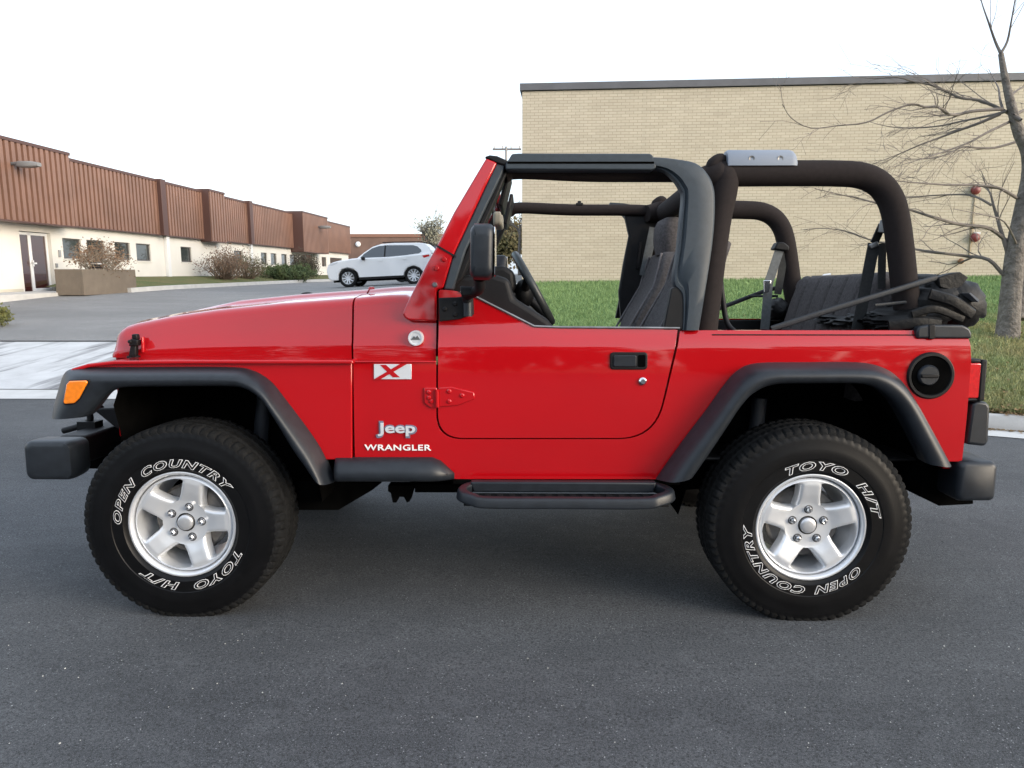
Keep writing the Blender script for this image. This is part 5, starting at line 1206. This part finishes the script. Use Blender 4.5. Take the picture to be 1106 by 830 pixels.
# front bumper: beam with rounded end caps
fx0, fz0 = C(30, 518, -.72); fx1, fz1 = C(80, 476, -.72)
b = MB(); b.box((fx0+.055, -.60, fz0+.036), (fx1-.03, .60, fz1-.006)); FBM = b.build('front_bumper', BLK2, CAR, bevel=.01)
b = MB(); rings = []
for y, s_, dx in ((-.745, .72, .01), (-.742, .88, .005), (-.728, .97, 0), (-.70, 1, 0), (-.66, .99, 0), (-.625, .95, 0), (-.605, .86, 0)):
    cx = (fx0+fx1)/2; cz = (fz0+fz1)/2
    rings.append([(cx+dx+p_[0]*s_, y, cz+p_[1]*s_) for p_ in rrect(0, 0, fx1-fx0, fz1-fz0, .03, 5)])
b.loft(rings, True, True); o = b.build('bumper_end', BLK, FBM, ang=50); mirror(o, FBM)
b = MB(); c_ = C(100, 462, -.40); b.tube(catmull([(c_[0]-.13, -.40, c_[1]-.015), (c_[0]-.06, -.40, c_[1]+.005), (c_[0]-.01, -.40, c_[1]+.03), (c_[0]-.005, -.40, c_[1]+.075), (c_[0]+.05, -.40, c_[1]+.085)], 5), .014, 10); b.box((c_[0]-.05, -.43, c_[1]-.03), (c_[0]+.03, -.37, c_[1]+.03)); o = b.build('tow_hook', BLK2, CAR, bevel=.003); mirror(o)
b = MB(); b.prism([C(x, y, -.40) for x, y in [(102, 441), (126, 440), (140, 452), (150, 470), (128, 462)]], -.42, .42); b.build('front_valance', BLK2, CAR, bevel=.006)

# --- chassis, axles, suspension, exhaust
b = MB()
for s in (-1, 1):
    b.bar((-1.84, s*.40, .535), (-1.0, s*.40, .535), .06, .11); b.bar((-1.0, s*.40, .535), (-.75, s*.42, .50), .06, .11); b.bar((-.75, s*.42, .50), (.80, s*.42, .50), .06, .11)
    b.bar((.80, s*.42, .50), (1.15, s*.42, .58), .06, .10); b.bar((1.15, s*.42, .58), (1.80, s*.42, .55), .06, .10)
for x in (-1.7, -.5, .4, 1.7): b.bar((x, -.42, .51), (x, .42, .51), .08, .06)
b.build('chassis', DARK, CAR)
b = MB(); b.prism([C(x, y, -.52) for x, y in [(318, 517), (414, 519), (404, 527), (368, 548), (326, 548)]], -.56, -.40); o = b.build('splash_shield', DARK, CAR); mirror(o)
b = MB(); b.box((-.40, -.35, .37), (.35, .35, .47)); b.build('skid_plate', DARK, CAR, bevel=.02)
b = MB(); b.prism([C(x, y, -.58) for x, y in [(421, 522), (448, 522), (447, 529), (444, 539), (441, 540), (438, 534), (432, 534), (430, 540), (426, 540), (424, 530), (421, 528)]], -.62, -.56); b.box((C(448, 525, -.6)[0], -.60, C(450, 532, -.6)[1]), (C(497, 525, -.6)[0], -.56, C(450, 523, -.6)[1])); o = b.build('body_mount', DARK, CAR); mirror(o)
b = MB(); b.tube([(-.5, .25, .42), (.6, .30, .45), (.9, .30, .50), (1.1, .30, .60), (1.5, .32, .50), (1.85, .36, .46)], .028, 10); b.tube([(.5, .30, .45), (.9, .30, .47)], .08, 14); b.build('exhaust', DARK, CAR)
for x in (-1.186, 1.186):
    b = MB(); b.tube([(x, -.66, .361), (x, .66, .361)], .04, 14); b.ball((x, .12 if x < 0 else 0, .372), .13, 10, (.8, .9, 1)); AX = b.build('axle', DARK, CAR)
    for s in (-1, 1):
        b = MB(); n = 60
        b.tube([(x+(.055)*math.cos(k*.72), s*.40+.055*math.sin(k*.72), .43+k/n*.26) for k in range(n+1)], .009, 6); b.build('coil_spring', BLK2, AX)
        b = MB(); b.tube([(x+(.14 if x < 0 else -.14), s*.47, .38), (x+(.17 if x < 0 else -.10), s*.46, .62)], .026, 10); b.tube([(x+(.17 if x < 0 else -.10), s*.46, .60), (x+(.19 if x < 0 else -.08), s*.45, .80)], .032, 10); b.build('shock_absorber', mat('shock_paint', (.035, .04, .05), .5), AX)

# --- wheels
TR = .3775
def tyre_mesh(rot, TR=TR):
    prof = [(.196, .085), (.203, .100), (.208, .111), (.218, .116), (.2205, .1195), (.262, .1195), (.2645, .1215), (.285, .1215), (.305, .118), (.318, .113), (.330, .1115), (.343, .1075), (.352, .1055), (.361, .1035), (.3700, .0985), (TR-.0015, .088)]
    prof = [(r if r < .262 else .262+(r-.262)*1.055, h if r < .262 else h*(1+.06*min(1, (r-.262)/.08))) for r, h in prof]; TR = .3838
    tread = [(TR, .068), (TR-.009, .064), (TR-.009, .051), (TR, .045), (TR+.0005, .016), (TR-.009, .013), (TR-.009, .004), (TR, .001)]
    half = prof+tread
    full = [(r, -h) for r, h in half]+[(r, h) for r, h in half[::-1]]
    b = MB(); n = 288; rings = []; bm = b.bm
    for k in range(n):
        a = 2*math.pi*k/n; ring = []
        notch = (k % 4 == 0)
        for r, h in full:
            rr_ = r; hh = h
            if notch and r > .350 and abs(h) > .060: rr_ = r-.0055; hh = h*.985
            if (k % 3 == 1) and abs(h) < .058 and r > TR-.005: rr_ = r-.003
            sk = .02*(abs(h)/.08 if r > .36 else 0)
            ring.append(bm.verts.new((rr_*math.cos(a+sk), hh, rr_*math.sin(a+sk))))
        rings.append(ring)
    m = len(full)
    for k in range(n):
        A_, B__ = rings[k], rings[(k+1) % n]
        for i in range(m-1):
            f = b._f([A_[i], A_[i+1], B__[i+1], B__[i]]); rmin = min(full[i][0], full[i+1][0])
            if f: f.material_index = 1 if rmin > .349 else 0
    # raised outline letters round the outer sidewall
    def arc_text(s, a0, a1, r0, r1):
        for off, mi, y in ((.050, 2, -.1206), (.008, 0, -.1214)):
            b.mi = mi
            v, f = text_mesh(s, 1, off, .28, 0, 3, 1.22)
            if off > 0: arc_text.b[s] = bounds(text_mesh(s, 1, 0, .28, 0, 3, 1.22)[0])
            lo, hi = arc_text.b[s]
            def fn(p):
                t = (p[0]-lo[0])/(hi[0]-lo[0]); q = (p[1]-lo[1])/(hi[1]-lo[1]); a = R(lerp(a0, a1, t)); r = lerp(r0, r1, q)
                return (r*math.cos(a), y, r*math.sin(a))
            b.raw(v, f, fn)
        b.mi = 0
    arc_text.b = {}
    arc_text('OPEN', 178+rot, 134+rot, .2255, .2545); arc_text('COUNTRY', 124+rot, 37+rot, .2255, .2545)
    arc_text('TOYO', -26+rot, -80+rot, .2255, .2545); arc_text('H/T', -95+rot, -131+rot, .2255, .2545)
    bmesh.ops.recalc_face_normals(bm, faces=[f for f in bm.faces if f.material_index < 2 and len(f.verts) == 4])
    return b
def rim_builders():
    b = MB()
    b.lathe([(.160, .10), (.172, .02), (.180, -.03), (.184, -.055), (.188, -.075), (.1915, -.092), (.1935, -.104), (.199, -.109), (.2045, -.109), (.2075, -.106), (.2085, -.100), (.2040, -.095)], 96)
    nA, r1, r2 = 10, .088, .178
    def th(r):                     # half angle of a spoke
        if r <= r1 or r >= r2: return R(36)
        w = lerp(.047, .041, (r-r1)/(r2-r1)); base = math.atan2(w, r)
        e = 1-min(1, min((r-r1)/.030, (r2-r)/.014)); e = 1-math.sqrt(max(0, 1-e*e))
        return lerp(base, R(36), e)
    rs = [.036, .05, .065, .078, .084, .088]+[.0885, .090, .093, .097, .102, .108, .115, .123, .132, .141, .149, .156, .162, .167, .171, .174, .176, .1775]+[.178, .180, .183, .187]
    ts = [-1, -.97, -.9, -.8, -.62, -.4, -.2, 0, .2, .4, .62, .8, .9, .97, 1]
    for s in range(5):
        a0 = R(72*s); G_ = []
        for r in rs:
            row = []
            for t in ts:
                y = -interp(r, [.036, .06, .085, .12, .16, .178, .187], [.076, .075, .078, .090, .098, .096, .090])
                inw = 0
                if r1 < r < r2: inw = .013*max(0, (abs(t)-.72)/.28)**2
                row.append(b.bm.verts.new((r*math.cos(a0+t*th(r)), y+inw, r*math.sin(a0+t*th(r)))))
            G_.append(row)
        for i in range(len(rs)-1):
            for j in range(len(ts)-1): b._f([G_[i][j], G_[i+1][j], G_[i+1][j+1], G_[i][j+1]])
        # side walls of the windows
        idx = [i for i, r in enumerate(rs) if r1 <= r <= r2]
        for j in (0, len(ts)-1):
            back = [b.bm.verts.new(G_[i][j].co+Vector((0, .040, 0))) for i in idx]
            for q in range(len(idx)-1): b._f([G_[idx[q]][j], G_[idx[q+1]][j], back[q+1], back[q]])
    bmesh.ops.remove_doubles(b.bm, verts=b.bm.verts[:], dist=2e-5)
    return b
BADGED = mat('lug_pocket', (.09, .09, .095), .5, metal=.6)
ty = tyre_mesh(0)
WP = part('wheel', CAR)
TY = ty.build('tyre', [RUB, RUBT, WHT], WP, recalc=False, ang=28)
RI = rim_builders().build('rim', ALLOY, WP, ang=50)
b = MB(); b.lathe([(1e-4, -.089), (.016, -.0885), (.026, -.0865), (.0295, -.083), (.030, -.07)], 32); b.build('centre_cap', mat('cap_silver', (.6, .61, .63), .35, metal=.6), WP)
for k in range(5):
    a = R(72*k); b = MB(); b.lathe([(1e-4, -.094), (.006, -.093), (.0105, -.088), (.0115, -.070)], 6, (.062*math.cos(a), 0, .062*math.sin(a)), 'y'); b.build('lug_nut', CHROME, WP, ang=30)
    
for k in range(5):
    a = R(72*k); b = MB(); b.lathe([(.0118, -.0772), (.0165, -.0772), (.0170, -.070), (.0118, -.068)], 20, (.062*math.cos(a), 0, .062*math.sin(a)), 'y'); b.build('lug_seat', BADGED, WP)
b = MB(); b.lathe([(1e-4, -.03), (.13, -.03), (.14, -.02), (.14, .0)], 48); b.build('brake_disc', BRAKE, WP)
b = MB(); b.tube([(.02+.10, -.05, .13), (.125, -.085, .145)], .004, 8); b.build('valve_stem', BLK2, WP)
YW = -.735
def place_wheel(x, s, spoke, text_rot, first=None):
    if first is None:
        r = WP.copy(); COL.objects.link(r); r.parent = CAR
        ch = []
        for c_ in WP.children:
            d = c_.copy(); COL.objects.link(d); d.parent = r; ch.append(d)
    else: r = WP; ch = list(WP.children)
    r.location = (x, s*abs(YW), .3665)
    r.rotation_euler = (0, -R(spoke), 0 if s < 0 else math.pi)
    for c_ in ch:
        if c_.name.startswith('tyre'): c_.rotation_euler = (0, -R(text_rot-spoke), 0)
    return r
place_wheel(-1.186, -1, 3, 0, WP); place_wheel(1.186, -1, 18, 141.5)
place_wheel(-1.186, 1, 40, 60); place_wheel(1.186, 1, 10, 200)
